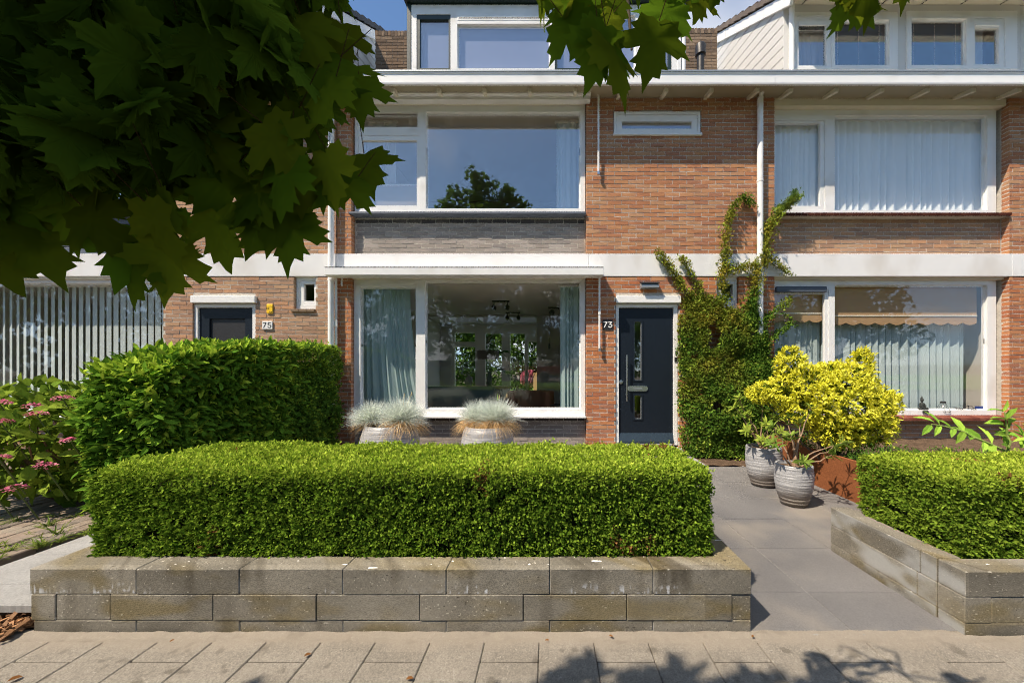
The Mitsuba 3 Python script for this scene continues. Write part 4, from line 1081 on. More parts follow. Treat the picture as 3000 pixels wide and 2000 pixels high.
# hydrangea
k = thing('hydrangea', 'hydrangea bush with pink flower heads at the left edge', 'shrub')
blobs = [(-4.32, 3.25, .62, .62, .55, .44), (-4.75, 3.5, .70, .6, .5, .45), (-3.98, 3.32, .45, .33, .35, .30), (-4.2, 3.55, .88, .4, .35, .25), (-3.92, 3.75, .72, .28, .3, .28)]
p, nn = blob_points(blobs, 1500, .5)
ok = p[:, 2] > .18; p, nn = p[ok], nn[ok]
m, c = sprigs(p, nn, 2, .115, .078, (.075, .15, .018), (.27, .36, .045), spread=.02, up=.1, six=True, fold=.1, curl=.22)
put('foliage', m, 'm_leaf', k, color=c)
put('stems', cat([tube(bend([-4.35 + rng.normal(0, .12), 3.4 + rng.normal(0, .1), .08], q, 0, 6, .02), np.linspace(.012, .006, 6), 6) for q in p[rng.choice(len(p), 40)] * [1, 1, .95]]), 'm_vc', k, color=(.16, .10, .06))
for (hx_, hy_, hz_) in ((-3.63, 3.0, 1.115), (-4.04, 3.05, 1.02), (-4.22, 3.0, .955), (-4.42, 2.95, .99), (-3.98, 2.85, .91), (-4.15, 2.78, .86), (-3.70, 3.05, .80), (-3.62, 2.98, .55), (-3.85, 2.8, .525), (-4.08, 2.72, .60), (-4.18, 2.72, .42), (-4.45, 2.8, .62), (-3.78, 2.9, .70), (-4.0, 2.75, .37), (-4.5, 2.9, .85)):
    n = 90
    a = rng.uniform(0, 6.283, n); rr_ = .062 * np.sqrt(rng.random(n))
    P = np.c_[hx_ + rr_ * np.cos(a), hy_ + rr_ * np.sin(a), hz_ + .03 * (1 - (rr_ / .062) ** 2) + rng.normal(0, .004, n)]
    m, c = leaves(P, np.c_[np.cos(a * 3), np.sin(a * 3), rng.normal(.1, .3, n)], np.c_[rng.normal(0, .3, (n, 2)), np.ones(n)], .017, .016, tint(n, (.62, .10, .24), (.66, .30, .38), .15), fold=.05)
    put('flower_head', m, 'm_leaf', k, color=c)
    put('stems', tube(bend([hx_ + .03, hy_ + .12, hz_ - .3], [hx_, hy_, hz_], 0, 4), .005, 5), 'm_vc', k, color=(.10, .13, .04))

# weeds on the drive
parts = []
for (wx, wy, s) in ((-3.42, 2.12, 1), (-3.62, 2.2, .8), (-3.36, 2.42, .9), (-3.5, 2.6, 1.1), (-3.3, 2.62, .7), (-3.9, 2.45, 1.), (-3.75, 2.75, .8), (-4.1, 2.7, .9), (-3.25, 1.95, .5), (-3.6, 1.95, .9), (-3.45, 2.85, .6), (-3.25, 2.75, .5)) + tuple((rng.uniform(-4.3, -3.25), rng.uniform(1.9, 2.95), rng.uniform(.25, .7)) for _ in range(45)):
    n = 26
    a = rng.uniform(0, 6.283, n)
    P = np.c_[wx + rng.normal(0, .02 * s, n), wy + rng.normal(0, .02 * s, n), np.full(n, .085)]
    parts.append(leaves(P, np.c_[np.cos(a) * .6, np.sin(a) * .6, rng.uniform(.2, 1.2, n)], np.c_[np.cos(a) * .2, np.sin(a) * .2, np.ones(n)], rng.uniform(.05, .15, n) * s, .007, tint(n, (.10, .19, .03), (.30, .33, .08)), six=True, curl=.35))
m, c = join(parts)
say(put('weeds', m, 'm_leaf', color=c), 'green weeds and grass growing from the joints of the driveway', kind='stuff')

# ================================================================ POTS
def pot(name, label, c, prof, group=None, ribs=46):
    k = thing(name, label, 'plant pot', group)
    P = np.array(prof, float)
    outer = P[:-3]
    s = np.r_[0, np.cumsum(np.linalg.norm(np.diff(outer, axis=0), axis=1))]
    t = np.linspace(0, s[-1], ribs * 3)
    r, z = np.interp(t, s, outer[:, 0]), np.interp(t, s, outer[:, 1])
    na = 72
    ang = np.linspace(0, 2 * np.pi, na, endpoint=False)
    R = np.repeat(r[:, None], na, 1); Zg = np.repeat(z[:, None], na, 1)
    q = np.stack([np.cos(ang)[None] * 3 + 0 * R, np.sin(ang)[None] * 3 + 0 * R, Zg * 85], -1) * [.5, .5, 1]
    R = R + (meshkit.fbm(q, 2, int(c[0] * 10) + 40) - .5) * .008 * (R > .04)
    Zg = Zg + (meshkit.noise(q * [.5, .5, .02], 3) - .5) * .008
    v = np.stack([c[0] + R * np.cos(ang), c[1] + R * np.sin(ang), c[2] + Zg], -1)
    idx = np.arange(len(t) * na).reshape(len(t), na)
    qd = np.stack([idx[:-1], np.roll(idx, -1, 1)[:-1], np.roll(idx, -1, 1)[1:], idx[1:]], -1).reshape(-1, 4)
    put('body', (v.reshape(-1, 3), qd), 'm_pot', k, smooth=True)
    put('rim', lathe(P[-4:], 48, c), 'm_pot', k, smooth=30)
    zt = P[-1, 1]
    put('soil', lathe([[0, zt + .005], [P[-1, 0] + .002, zt]], 32, c), 'm_soil', k)
    return k


pot('flower_pot', 'ribbed white pot in front on the path', (2.306, 3.46, 0), [[.098, .0], [.112, .02], [.138, .10], [.157, .20], [.160, .29], [.154, .375], [.150, .381], [.137, .381], [.135, .35]])
pot('flower_pot', 'ribbed white pot farther back on the path beside the climber', (2.36, 4.04, 0), [[.105, .0], [.125, .02], [.158, .12], [.178, .24], [.180, .33], [.174, .422], [.170, .428], [.156, .428], [.154, .395]])
pot('flower_pot', 'broad ribbed pot with blue grass before the left half of the big window', (-1.913, 4.42, 0), [[.24, .0], [.28, .05], [.33, .25], [.335, .42], [.30, .56], [.275, .61], [.268, .613], [.252, .613], [.25, .585]])
pot('flower_pot', 'broad ribbed pot with blue grass before the right half of the big window', (-.739, 4.42, 0), [[.23, .0], [.27, .05], [.31, .22], [.315, .40], [.29, .54], [.265, .595], [.258, .598], [.242, .598], [.24, .565]])


def fescue(name, label, tufts, seed):
    k = thing(name, label, 'ornamental grass')
    parts = []
    for (x, y, z, R, n, dry) in tufts:
        a = rng.uniform(0, 6.283, n)
        el = np.arcsin(rng.uniform(-.12, 1, n))
        L = R * rng.uniform(.72, 1.10, n)
        D = np.c_[np.cos(a) * np.cos(el), np.sin(a) * np.cos(el), np.sin(el)]
        isdry = (D[:, 2] < .22 + rng.normal(0, .16, n)) & (rng.random(n) < dry)
        bend_ = np.where(isdry, rng.uniform(.35, .75, n), rng.uniform(.03, .20, n))
        B = np.c_[x + rng.normal(0, .035, n), y + rng.normal(0, .035, n), np.full(n, z)]
        S = unit(np.cross(D, rng.normal(0, 1, (n, 3)))); wd = np.where(isdry, .0026, .0022)
        ts = np.array([0, .4, .75, 1.0])
        V = []
        for t in ts:
            c0 = B + D * (L * t)[:, None]; c0[:, 2] -= bend_ * L * t * t
            w = (wd * (1 - t * .85))[:, None]
            V += [c0 - S * w, c0 + S * w]
        V = np.stack(V, 1)
        F = np.array([[0, 1, 3], [0, 3, 2], [2, 3, 5], [2, 5, 4], [4, 5, 7], [4, 7, 6]])
        F = (F[None] + (np.arange(n) * 8)[:, None, None]).reshape(-1, 3)
        j = (1 + rng.normal(0, .32, (n, 1))).clip(.35, 1.6)
        tip = np.where(isdry[:, None], [.74, .52, .27], [.78, .84, .80]) * j; low = np.where(isdry[:, None], [.60, .39, .17], [.50, .54, .42]) * j
        C = np.stack([low * (1 - t) + tip * t for t in (0, .4, .8, 1.0) for _ in (0, 1)], 1)
        parts.append(((V.reshape(-1, 3), F), C.reshape(-1, 3)))
    m, c = join(parts)
    put('blades', m, 'm_grass', k, color=c)
    x, y, z, R = tufts[-1][:4]
    for i in range(2):
        q = [x + .05 + .09 * i, y - .05, z + R * (1.02 + .05 * i)]
        put('flower_spike', cat([tube(bend([x, y, z], q, 0, 4), .0015, 4), tube([[q[0], q[1], q[2] - .05], [q[0], q[1], q[2] - .02], q], [.003, .005, .001], 5)]), 'm_vc', k, color=(.55, .42, .22))


fescue('blue_grass', 'round tufts of blue grey grass in the left broad pot', [(-2.12, 4.40, .67, .27, 2900, .2), (-1.76, 4.38, .67, .32, 3800, .65)], 1)
fescue('blue_grass', 'round tuft of blue grey grass with straw skirt in the right broad pot', [(-.86, 4.44, .67, .28, 2900, .98), (-.64, 4.40, .67, .30, 3600, .98)], 2)


def potplant(name, label, base, stems, L, W, ca, cb, per=9):
    k = thing(name, label, 'plant')
    P, D, N = [], [], []
    st = []
    for tip in stems:
        tip = np.array(tip, float)
        path = bend(base + rng.normal(0, .02, 3) * [1, 1, 0], tip, rng.uniform(-.04, .04), 7, .008)
        st.append(tube(path, np.linspace(.008, .0035, 7), 6))
        ax = unit(path[-1] - path[-3])
        u = unit(np.cross(ax, [.3, .2, 1])); w = np.cross(ax, u)
        for ring, q in ((path[-1], per), (path[-2], per - 4)):
            for j in range(q):
                a = j * 2.4 + rng.normal(0, .2)
                r_ = u * math.cos(a) + w * math.sin(a)
                P.append(ring + ax * rng.normal(0, .008)); D.append(r_ * .9 + ax * rng.uniform(.15, .7)); N.append(ax * .9 - r_ * .4)
    put('stems', cat(st), 'm_vc', k, color=(.30, .20, .13))
    n = len(P)
    m, c = leaves(np.array(P), np.array(D), np.array(N), L * rng.uniform(.75, 1.2, n), W * rng.uniform(.8, 1.2, n), tint(n, ca, cb, .12), fold=.14, six=True, curl=.12)
    put('foliage', m, 'm_leaf', k, color=c)


b = np.array([2.306, 3.46, .36])
potplant('rhododendron', 'sparse young evergreen with leaf whorls in the front white pot', b, [(2.05, 3.35, .60), (2.14, 3.50, .72), (2.22, 3.36, .66), (2.40, 3.50, .76), (2.44, 3.42, .92), (2.62, 3.38, .56), (2.74, 3.44, .58), (2.55, 3.30, .50), (2.28, 3.3, .44), (2.33, 3.56, .80)], .088, .026, (.09, .17, .025), (.24, .32, .06))
b = np.array([2.36, 4.04, .40])
potplant('rhododendron', 'bushy young evergreen with leaf whorls in the rear white pot', b, [(2.10, 3.9, .62), (2.18, 4.05, .78), (2.28, 3.85, .70), (2.35, 4.05, .88), (2.45, 3.9, .75), (2.05, 4.05, .85), (2.22, 3.80, .54), (2.12, 4.1, .95), (2.5, 4.1, .8), (2.4, 3.8, .62), (2.3, 4.1, .6)], .085, .024, (.14, .22, .03), (.34, .40, .06), per=11)

# golden euonymus
blobs = [(3.05, 3.98, .92, .46, .42, .36), (2.75, 4.0, 1.08, .30, .30, .26), (3.35, 4.0, .86, .36, .36, .34), (2.62, 3.98, 1.32, .14, .16, .20), (2.48, 3.98, 1.02, .24, .2, .15), (2.28, 3.98, 1.0, .13, .13, .10),
         (3.25, 4.0, 1.16, .24, .24, .20), (3.42, 4.02, 1.33, .11, .12, .18), (3.05, 4.0, 1.22, .22, .2, .12), (3.60, 4.02, .92, .18, .2, .18), (3.38, 3.92, .62, .26, .24, .16), (3.05, 3.85, .62, .28, .2, .18), (2.66, 3.9, .84, .22, .2, .14)]
k = thing('golden_shrub', 'yellow leaved evergreen shrub in the rusty planter', 'shrub')
p, nn = blob_points(blobs, 4300, .5)
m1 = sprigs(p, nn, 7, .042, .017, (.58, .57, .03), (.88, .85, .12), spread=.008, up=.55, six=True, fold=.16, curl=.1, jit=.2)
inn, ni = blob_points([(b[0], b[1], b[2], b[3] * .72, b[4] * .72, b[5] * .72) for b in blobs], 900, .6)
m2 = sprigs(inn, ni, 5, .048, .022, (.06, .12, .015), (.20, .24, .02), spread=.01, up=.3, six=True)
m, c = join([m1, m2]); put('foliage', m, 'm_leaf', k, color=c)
put('stems', cat([tube(bend([3.06 + rng.normal(0, .04), 4.0 + rng.normal(0, .03), .2], b[:3], .0, 7, .02), np.linspace(.014, .005, 7), 6) for b in blobs]), 'm_bark', k)
# low green cover in the planter
p, nn = blob_points([(3.1, 3.25, .40, .2, .5, .10), (3.35, 3.7, .36, .35, .5, .14), (3.2, 4.4, .38, .3, .5, .12), (3.6, 3.2, .42, .35, .4, .12)], 1500, .6)
m, c = sprigs(p, nn, 5, .035, .010, (.05, .13, .02), (.14, .26, .04), spread=.02, up=.8)
k = thing('ground_cover', 'feathery low green plants in the rusty planter', 'plant')
put('foliage', m, 'm_leaf', k, color=c)
# strappy compound leaved plant at the right edge
k = thing('garden_weed', 'arching plant with feathered green leaflets behind the right hedge', 'plant')
parts, st = [], []
for base, tip, sg in (((3.75, 2.9, .52), (2.98, 2.86, .84), .05), ((3.72, 2.95, .45), (3.60, 2.9, .93), .02), ((4.1, 3.1, .4), (3.75, 2.9, .72), .08), ((4.0, 3.1, .4), (4.1, 3.0, .80), .08)):
    path = bend(base, tip, sg, 10, .006)
    st.append(tube(path, np.linspace(.013, .004, 10), 6))
    for i in range(3, 10):
        ax = unit(path[i] - path[i - 1]); sd = unit(np.cross(ax, [rng.normal(0, .3), -.8, .6]))
        for s in (-1, 1):
            L = .15 * (1.15 - .4 * i / 10) * rng.uniform(.8, 1.15)
            parts.append(leaves(path[i:i + 1] + rng.normal(0, .008, 3), (ax * .75 + sd * s + rng.normal(0, .22, 3))[None], unit(np.array([[.2 * s, -.6, .9]]) + rng.normal(0, .3, (1, 3))), L, L * .36, tint(1, (.16, .32, .04), (.34, .52, .07)), six=True, curl=.25))
m, c = join(parts)
put('foliage', m, 'm_leaf', k, color=c); put('stems', cat(st), 'm_vc', k, color=(.25, .32, .08))

# ================================================================ CLIMBER ON THE WALL
k = thing('wall_climber', 'climbing evergreen on the brick wall right of the front door', 'climbing plant')
def column(n):
    z = rng.uniform(.03, 2.35, n) ** 1.0
    half = np.interp(z, [0, .3, 1.0, 1.7, 2.0, 2.35], [.60, .68, .72, .66, .62, .5]); cx = np.interp(z, [0, 1, 2.35], [2.62, 2.66, 2.55])
    x = cx + half * rng.uniform(-1, 1, n)
    dep = np.interp(z, [0, .6, 1.6, 2.35], [.46, .42, .28, .16]) * np.sqrt(np.clip(1 - ((x - cx) / (half * 1.05)) ** 2, .1, 1)) * (.65 + .7 * meshkit.fbm(np.c_[x * 3.5, z * 3.5, z * 0], 3, 4))
    return np.c_[x, YF - dep + rng.exponential(.03, n).clip(0, .12), z]
P = column(9500)
gap = meshkit.fbm(np.c_[P[:, 0] * 4.2, P[:, 2] * 4.2, P[:, 2] * 0 + 4], 3, 12)
keep = (gap > np.interp(P[:, 2], [0, 1.4, 2.0, 2.4], [.30, .30, .38, .46])) & ~((P[:, 0] > 2.55) & (P[:, 0] < 2.87) & (P[:, 2] > 2.16))
P = P[keep]
runners = [[(2.30, 2.2), (2.05, 2.45), (1.85, 2.75), (1.62, 3.03)], [(2.35, 2.2), (2.22, 2.55), (2.05, 2.85), (1.95, 2.96)], [(2.62, 2.2), (2.58, 2.62), (2.62, 2.9), (2.64, 3.3), (2.70, 3.6), (2.80, 3.78), (2.92, 3.86), (3.06, 3.70)],
           [(2.92, 2.0), (3.06, 2.4), (3.12, 2.75), (3.22, 3.0), (3.26, 3.3), (3.32, 3.5), (3.5, 3.68), (3.72, 3.88)], [(3.4, 3.62), (3.58, 3.75), (3.68, 3.95)], [(3.25, 2.95), (3.45, 2.80), (3.62, 2.70)], [(3.1, 1.5), (3.35, 1.75), (3.62, 1.95), (3.55, 2.1)], [(3.1, 1.9), (3.4, 2.15), (3.6, 2.32)], [(3.1, 1.2), (3.38, 1.42), (3.5, 1.6)], [(2.62, 2.75), (2.85, 2.80), (3.1, 2.85)], [(2.9, 2.05), (2.7, 2.12), (2.5, 2.2)], [(3.1, .9), (3.4, .95)]]
RW = [.075, .055, .07, .115, .055, .05, .045, .065, .05, .08, .07, .05]
st, RP = [], []
for rline, w in zip(runners, RW):
    a = np.array(rline); s = np.r_[0, np.cumsum(np.linalg.norm(np.diff(a, axis=0), axis=1))]
    n = int(s[-1] * 230 * (w / .08))
    t = rng.uniform(0, s[-1], n)
    dens = 1 - .5 * t / s[-1]
    x = np.interp(t, s, a[:, 0]) + rng.normal(0, w * .5, n) * dens; zz = np.interp(t, s, a[:, 1]) + rng.normal(0, w * .5, n) * dens
    RP.append(np.c_[x, YF - .03 - np.abs(rng.normal(.05, w * .5, n)) - .10 * (w > .12), zz])
    tt = np.linspace(0, s[-1], 10)
    st.append(tube(np.c_[np.interp(tt, s, a[:, 0]), np.full(10, YF - .05), np.interp(tt, s, a[:, 1])], np.linspace(.008, .003, 10), 5))
RP = np.vstack(RP)
P = np.vstack([P, RP])
N = unit(np.c_[(P[:, 0] - 2.65) * .5, np.full(len(P), -1.0), np.full(len(P), .35)] + rng.normal(0, .25, (len(P), 3)))
bz = np.clip(np.interp(P[:, 2], [.9, 1.9, 2.6, 3.6, 4.0], [-.1, .42, .62, .5, .1]) + (meshkit.fbm(P * [3, 3, 3], 3, 31) - .5) * 1.6 - (P[:, 0] > 2.95) * (P[:, 2] < 2.5) * .5, 0, 1)[:, None]
per = 5
PP = np.repeat(P, per, 0); NN = np.repeat(N, per, 0); BZ = np.repeat(bz, per, 0); n = len(PP)
C = tint(n, (.03, .085, .012), (.15, .26, .035), .3) * (1 - BZ) + tint(n, (.25, .26, .028), (.42, .31, .05), .2) * BZ
tipg = np.repeat(rng.random((len(P), 1)) < .12, per, 0)
C = np.where(tipg, tint(n, (.24, .35, .04), (.38, .46, .07)), C)
m, c = leaves(PP + rng.normal(0, .018, (n, 3)), unit(NN * .6 + rng.normal(0, .7, (n, 3)) + [0, 0, .3]), unit(NN * .7 + [0, 0, .4] + rng.normal(0, .5, (n, 3))), rng.uniform(.026, .056, n), rng.uniform(.014, .027, n), C, fold=.2, six=False)
put('foliage', m, 'm_leafgloss', k, color=c)
for i in range(14):
    a = 2.6 + rng.normal(0, .12); b = 2.65 + rng.uniform(-.5, .5)
    st.append(tube(bend([a, YF - .12, 0.0], [b, YF - .07, rng.uniform(1.2, 2.3)], 0, 8, .03), np.linspace(.02, .006, 8), 6))
put('stems', cat(st), 'm_bark', k)

# ================================================================ MAPLE OVER THE PAVEMENT
HALF = [(0, 0), (.10, -.07), (.22, -.04), (.34, -.08), (.36, .04), (.47, .08), (.40, .155), (.50, .20), (.60, .225), (.56, .34), (.72, .45), (.54, .45), (.47, .53), (.36, .475), (.235, .425), (.265, .55), (.36, .67), (.235, .67), (.245, .79), (.12, .80), (.06, .93), (0, 1.05)]
OUT = HALF + [(-x, y) for x, y in HALF[-2:0:-1]]


def maple_leaf(s):
    o = np.array(OUT) * (1 + rng.normal(0, .025, (len(OUT), 2)))
    mid = np.array(OUT) * .55 + np.array([0, .26]) * .45
    c = np.array([[0, .26]])
    P = np.vstack([c, mid, o])
    r2 = (P[:, 0] ** 2) + (P[:, 1] - .26) ** 2
    th = np.arctan2(P[:, 0], P[:, 1] - .26)
    z = -.18 * r2 * rng.uniform(.3, 1.5) + .05 * np.cos(th * 5.2) * np.sqrt(r2) - .12 * np.abs(P[:, 0]) * rng.uniform(-.5, 1) - .15 * np.clip(P[:, 1] - .4, 0, 1) ** 2 * rng.uniform(0, 2)
    V = np.c_[P, z] * s
    n = len(OUT); F = []
    for i in range(n):
        j = (i + 1) % n
        F += [[0, 1 + i, 1 + j], [1 + i, 1 + n + i, 1 + n + j], [1 + i, 1 + n + j, 1 + j]]
    # petiole
    b = len(V); L = s * rng.uniform(.5, .8); bx_ = rng.normal(0, .12) * s
    V = np.vstack([V, [[-.008 * s, 0, 0], [.008 * s, 0, 0], [bx_ + .006 * s, -L, .25 * L], [bx_ - .006 * s, -L, .25 * L], [0, 0, -.012 * s], [bx_, -L, .25 * L - .008 * s]]])
    F += [[b, b + 1, b + 2], [b, b + 2, b + 3], [b + 1, b + 4, b + 5], [b + 1, b + 5, b + 2], [b + 4, b, b + 3], [b + 4, b + 3, b + 5]]
    return V, np.array(F), len(P)


k = thing('maple_tree', 'maple with dark leafy branches hanging in from the upper left', 'tree')
LEAFV = []
for i in range(24):
    V, F, nb = maple_leaf(1.0)
    base = np.array([.085, .16, .010]) * (.7 + .6 * rng.random()) * np.array([1 + .5 * rng.random(), 1, 1])
    C = np.tile(base, (len(V), 1)); C[nb:] = [.10, .06, .03]
    LEAFV.append((V, F, C, mikit.ply((V, F), 'm_maple', uv=pack(C), smooth=True)))


def leaf_matrix(tip, s, down=1., face=0.):
    """the leaf hangs: its tip end lies at 'tip'"""
    D = unit(np.array([rng.normal(0, .45), rng.normal(0, .3), -down]))
    N = unit(np.array([rng.normal(0, .4), -1 + rng.normal(0, .35), rng.normal(.35, .45)]))
    S = unit(np.cross(D, N)); N = np.cross(S, D)
    M = np.eye(4); M[:3, 0], M[:3, 1], M[:3, 2] = S * s, D * s, N * s
    M[:3, 3] = np.array(tip) - D * s * 1.0
    return M


made = 0


def put_leaf(tip, s, down=1.):
    global made
    M = leaf_matrix(tip, s, down)
    scene[number(k + '__leaf')] = {**LEAFV[int(rng.integers(24))][3], 'to_world': T(M)}
    made += 1


# outer leaves of the hanging mass: tips in metres (x, y, z), size
edge = [(-.285, .66, 1.545, .15), (-.30, .66, 1.66, .13), (-.33, .64, 1.58, .12), (-.345, .62, 1.50, .14), (-.315, .62, 1.72, .12), (-.42, .62, 1.535, .15), (-.395, .60, 1.56, .13), (-.455, .60, 1.54, .14), (-.375, .60, 1.70, .13), (-.335, .60, 1.80, .12), (-.33, .58, 1.88, .12),
        (-.53, .64, 1.405, .16), (-.50, .62, 1.47, .15), (-.56, .62, 1.49, .15), (-.63, .64, 1.35, .155), (-.60, .62, 1.43, .15), (-.70, .64, 1.345, .165), (-.67, .62, 1.42, .15), (-.76, .62, 1.43, .16), (-.80, .64, 1.385, .165), (-.86, .64, 1.43, .17), (-.92, .64, 1.49, .16), (-.74, .62, 1.48, .15), (-.98, .64, 1.52, .16), (-1.06, .64, 1.47, .15), (-1.10, .64, 1.37, .17), (-1.02, .62, 1.57, .16), (-.83, .60, 1.50, .15), (-.48, .62, 1.58, .14), (-1.04, .60, 1.36, .16), (-1.00, .60, 1.42, .15), (-.97, .62, 1.46, .15), (-.36, .58, 1.60, .14), (-.37, .60, 1.53, .14), (-.34, .58, 1.69, .14), (-.42, .6, 1.47, .15), (-.37, .57, 1.66, .14), (-.424, .62, 1.40, .15), (-.455, .62, 1.43, .15), (-.483, .62, 1.42, .16), (-.44, .61, 1.47, .15), (-.373, .62, 1.50, .14), (-.335, .62, 1.49, .14), (-.395, .62, 1.49, .14), (-.86, .63, 1.365, .17), (-.83, .63, 1.43, .16), (-.87, .62, 1.46, .16), (-.79, .63, 1.46, .15), (-.84, .62, 1.52, .16), (-.70, .63, 1.37, .16), (-.62, .63, 1.36, .16), (-.58, .62, 1.40, .15)]
for i, (x, y, z, s) in enumerate(edge): put_leaf((x - (.02 if i < 11 else .0), y - .04, z + .01), s * .66, 1.1)
# top centre sprays
for (x, y, z, s) in [(.075, .80, 1.765, .17), (.09, .80, 1.83, .16), (.12, .80, 1.80, .15), (.17, .80, 1.735, .20), (.20, .80, 1.78, .17), (.21, .80, 1.86, .15), (.25, .80, 1.93, .13), (.27, .80, 1.97, .13), (.03, .80, 1.95, .14), (.0, .80, 2.02, .12), (.15, .81, 1.92, .16), (.26, .81, 1.96, .15), (.20, .82, 1.98, .15), (.10, .82, 2.0, .15), (.29, .80, 2.02, .15), (.68, .80, 1.99, .13), (.72, .81, 2.0, .13), (.64, .80, 2.03, .12), (.70, .80, 1.985, .15), (.655, .80, 2.03, .13), (.78, .80, 2.02, .13), (-.01, .8, 2.03, .14), (.03, .8, 1.99, .13), (-.03, .80, 2.05, .12), (.06, .8, 1.88, .15)]:
    q_ = .875 if x < .5 else .82                      # this spray hangs a little nearer to the trunk
    put_leaf(((x + .01 if x < .5 else x) * q_, y * q_, 1.25 + (z + (.095 if x < .5 else .02) - 1.25) * q_), s * .72 * q_, 1.25)
for (x, y, z, s) in [(-.02, .70, 1.925, .085), (.01, .70, 1.91, .08), (.035, .70, 1.90, .08), (.06, .69, 1.87, .08), (.28, .70, 1.92, .08), (.31, .70, 1.94, .075), (.0, .71, 1.95, .09)]:
    put_leaf((x, y, z), s, 1.2)
# the filled body of the hanging mass
body = Polygon([(-.24, 2.15), (-.30, 1.95), (-.33, 1.78), (-.30, 1.66), (-.36, 1.60), (-.45, 1.62), (-.52, 1.52), (-.60, 1.50), (-.72, 1.46), (-.85, 1.50), (-.98, 1.56), (-1.06, 1.52), (-1.2, 1.45), (-1.5, 1.5), (-1.5, 2.15)])
n = 0
while n < 215:
    x, z, y = rng.uniform(-1.45, -.26), rng.uniform(1.44, 2.1), rng.uniform(.52, .70)
    if not body.contains(shapely.Point(x, z)): continue
    if x > -.55 and rng.random() < .25: continue
    if y + .41 * z > 1.40: continue
    put_leaf((x, y, z - .02), rng.uniform(.058, .095), .9)
    n += 1
# crown: clumps of leaves on limbs; its shade falls behind the camera
clump = []
def C_(x, y, z, r): clump.append((x, y, z, r, r * .9, r * .85))
for (x, y, z, r) in [(-1.0, .10, 2.75, .55), (-1.5, .0, 2.6, .6), (-.75, .0, 3.3, .6), (-1.7, -.35, 3.4, .8), (-2.4, -.3, 3.0, .8), (-1.4, -.65, 4.0, .8), (-2.3, -.8, 4.3, 1.0), (-3.2, -.8, 3.6, .9), (-.6, -.5, 3.9, .6), (-.1, -.3, 3.2, .5),
                     (-2.9, -1.6, 5.3, 1.0), (-1.8, -1.6, 5.6, .9), (-2.6, -2.2, 6.6, .85), (-3.3, -2.4, 6.9, .5), (-1.7, -2.4, 6.9, .55), (-2.75, -2.7, 7.7, .6), (-2.6, -2.8, 8.4, .42), (-1.75, -2.7, 7.7, .4), (-3.6, -2.6, 7.0, .4), (-1.35, -2.6, 7.6, .35), (-2.2, -2.8, 7.6, .35), (-.7, -2.6, 7.1, .3), (-1.6, -2.7, 8.1, .28),
                     (-2.6, -3.2, 4.6, 1.2), (-3.9, -2.4, 4.6, .9), (-1.2, -2.8, 4.9, .9), (.3, -1.2, 4.2, .6), (-.2, -2.0, 4.8, .7), (-1.45, .25, 2.35, .35), (-.75, .3, 2.3, .25), (-.45, .25, 2.55, .3)]:
    C_(x, y, z, r)
# sprays beyond the top of the picture that dapple the pavement
SP = [(-.62, .75, 2.35, .09), (-.35, .78, 2.30, .10), (-.18, .72, 2.38, .12), (.0, .70, 2.40, .12), (-.85, .62, 2.55, .12), (.15, .70, 2.38, .12), (-.5, .66, 2.42, .14), (-.25, .6, 2.6, .16), (.05, .62, 2.55, .16), (.3, .66, 2.45, .14), (.5, .6, 2.5, .16), (.75, .62, 2.45, .16), (-.05, .45, 2.75, .2), (.35, .4, 2.8, .2), (.75, .4, 2.75, .2), (.2, .1, 3.0, .3), (.7, .1, 3.1, .3), (-.3, .1, 3.0, .3)]
p1, n1 = blob_points(clump, 6800, .8)
p3, n3 = blob_points([c for c in clump if c[2] > 6.4] + [(-3.9, -2.6, 7.4, .45, .4, .35), (-3.5, -2.6, 7.9, .4, .4, .3), (-2.3, -2.7, 8.3, .4, .4, .35), (-2.9, -2.7, 8.7, .35, .35, .3), (-1.0, -2.6, 7.5, .35, .3, .25), (-2.0, -2.6, 7.2, .6, .5, .4), (-3.2, -2.6, 7.3, .6, .5, .4)], 2300, .9)
ok = ~((p1[:, 1] > .30) & (p1[:, 2] < 1.25 + 1.02 * p1[:, 1] + .10)) & (np.linalg.norm(p1 - [0, 0, 1.25], axis=1) > .7)
p1, n1 = p1[ok], n1[ok]
p2, n2 = blob_points([(a, b, c, r * 1.2, r, r * .7) for a, b, c, r in SP], 420, 1.0)
P = np.vstack([p1, p2, p3])
xs_, ys_ = P[:, 0] + .567 * P[:, 2], P[:, 1] + .426 * P[:, 2]     # where each leaf's shadow falls on the pavement
lim = np.interp(xs_, [-.3, -.06, .05, .13, .2, .35, .64, .82, 1.06, 1.15, 1.4], [1.38, 1.45, 1.53, 1.66, 1.58, 1.54, 1.58, 1.56, 1.50, 1.42, 1.36]) + (meshkit.fbm(np.c_[xs_ * 6, ys_ * 2, 0 * xs_], 3) - .5) * .10
P = P[ys_ < lim]
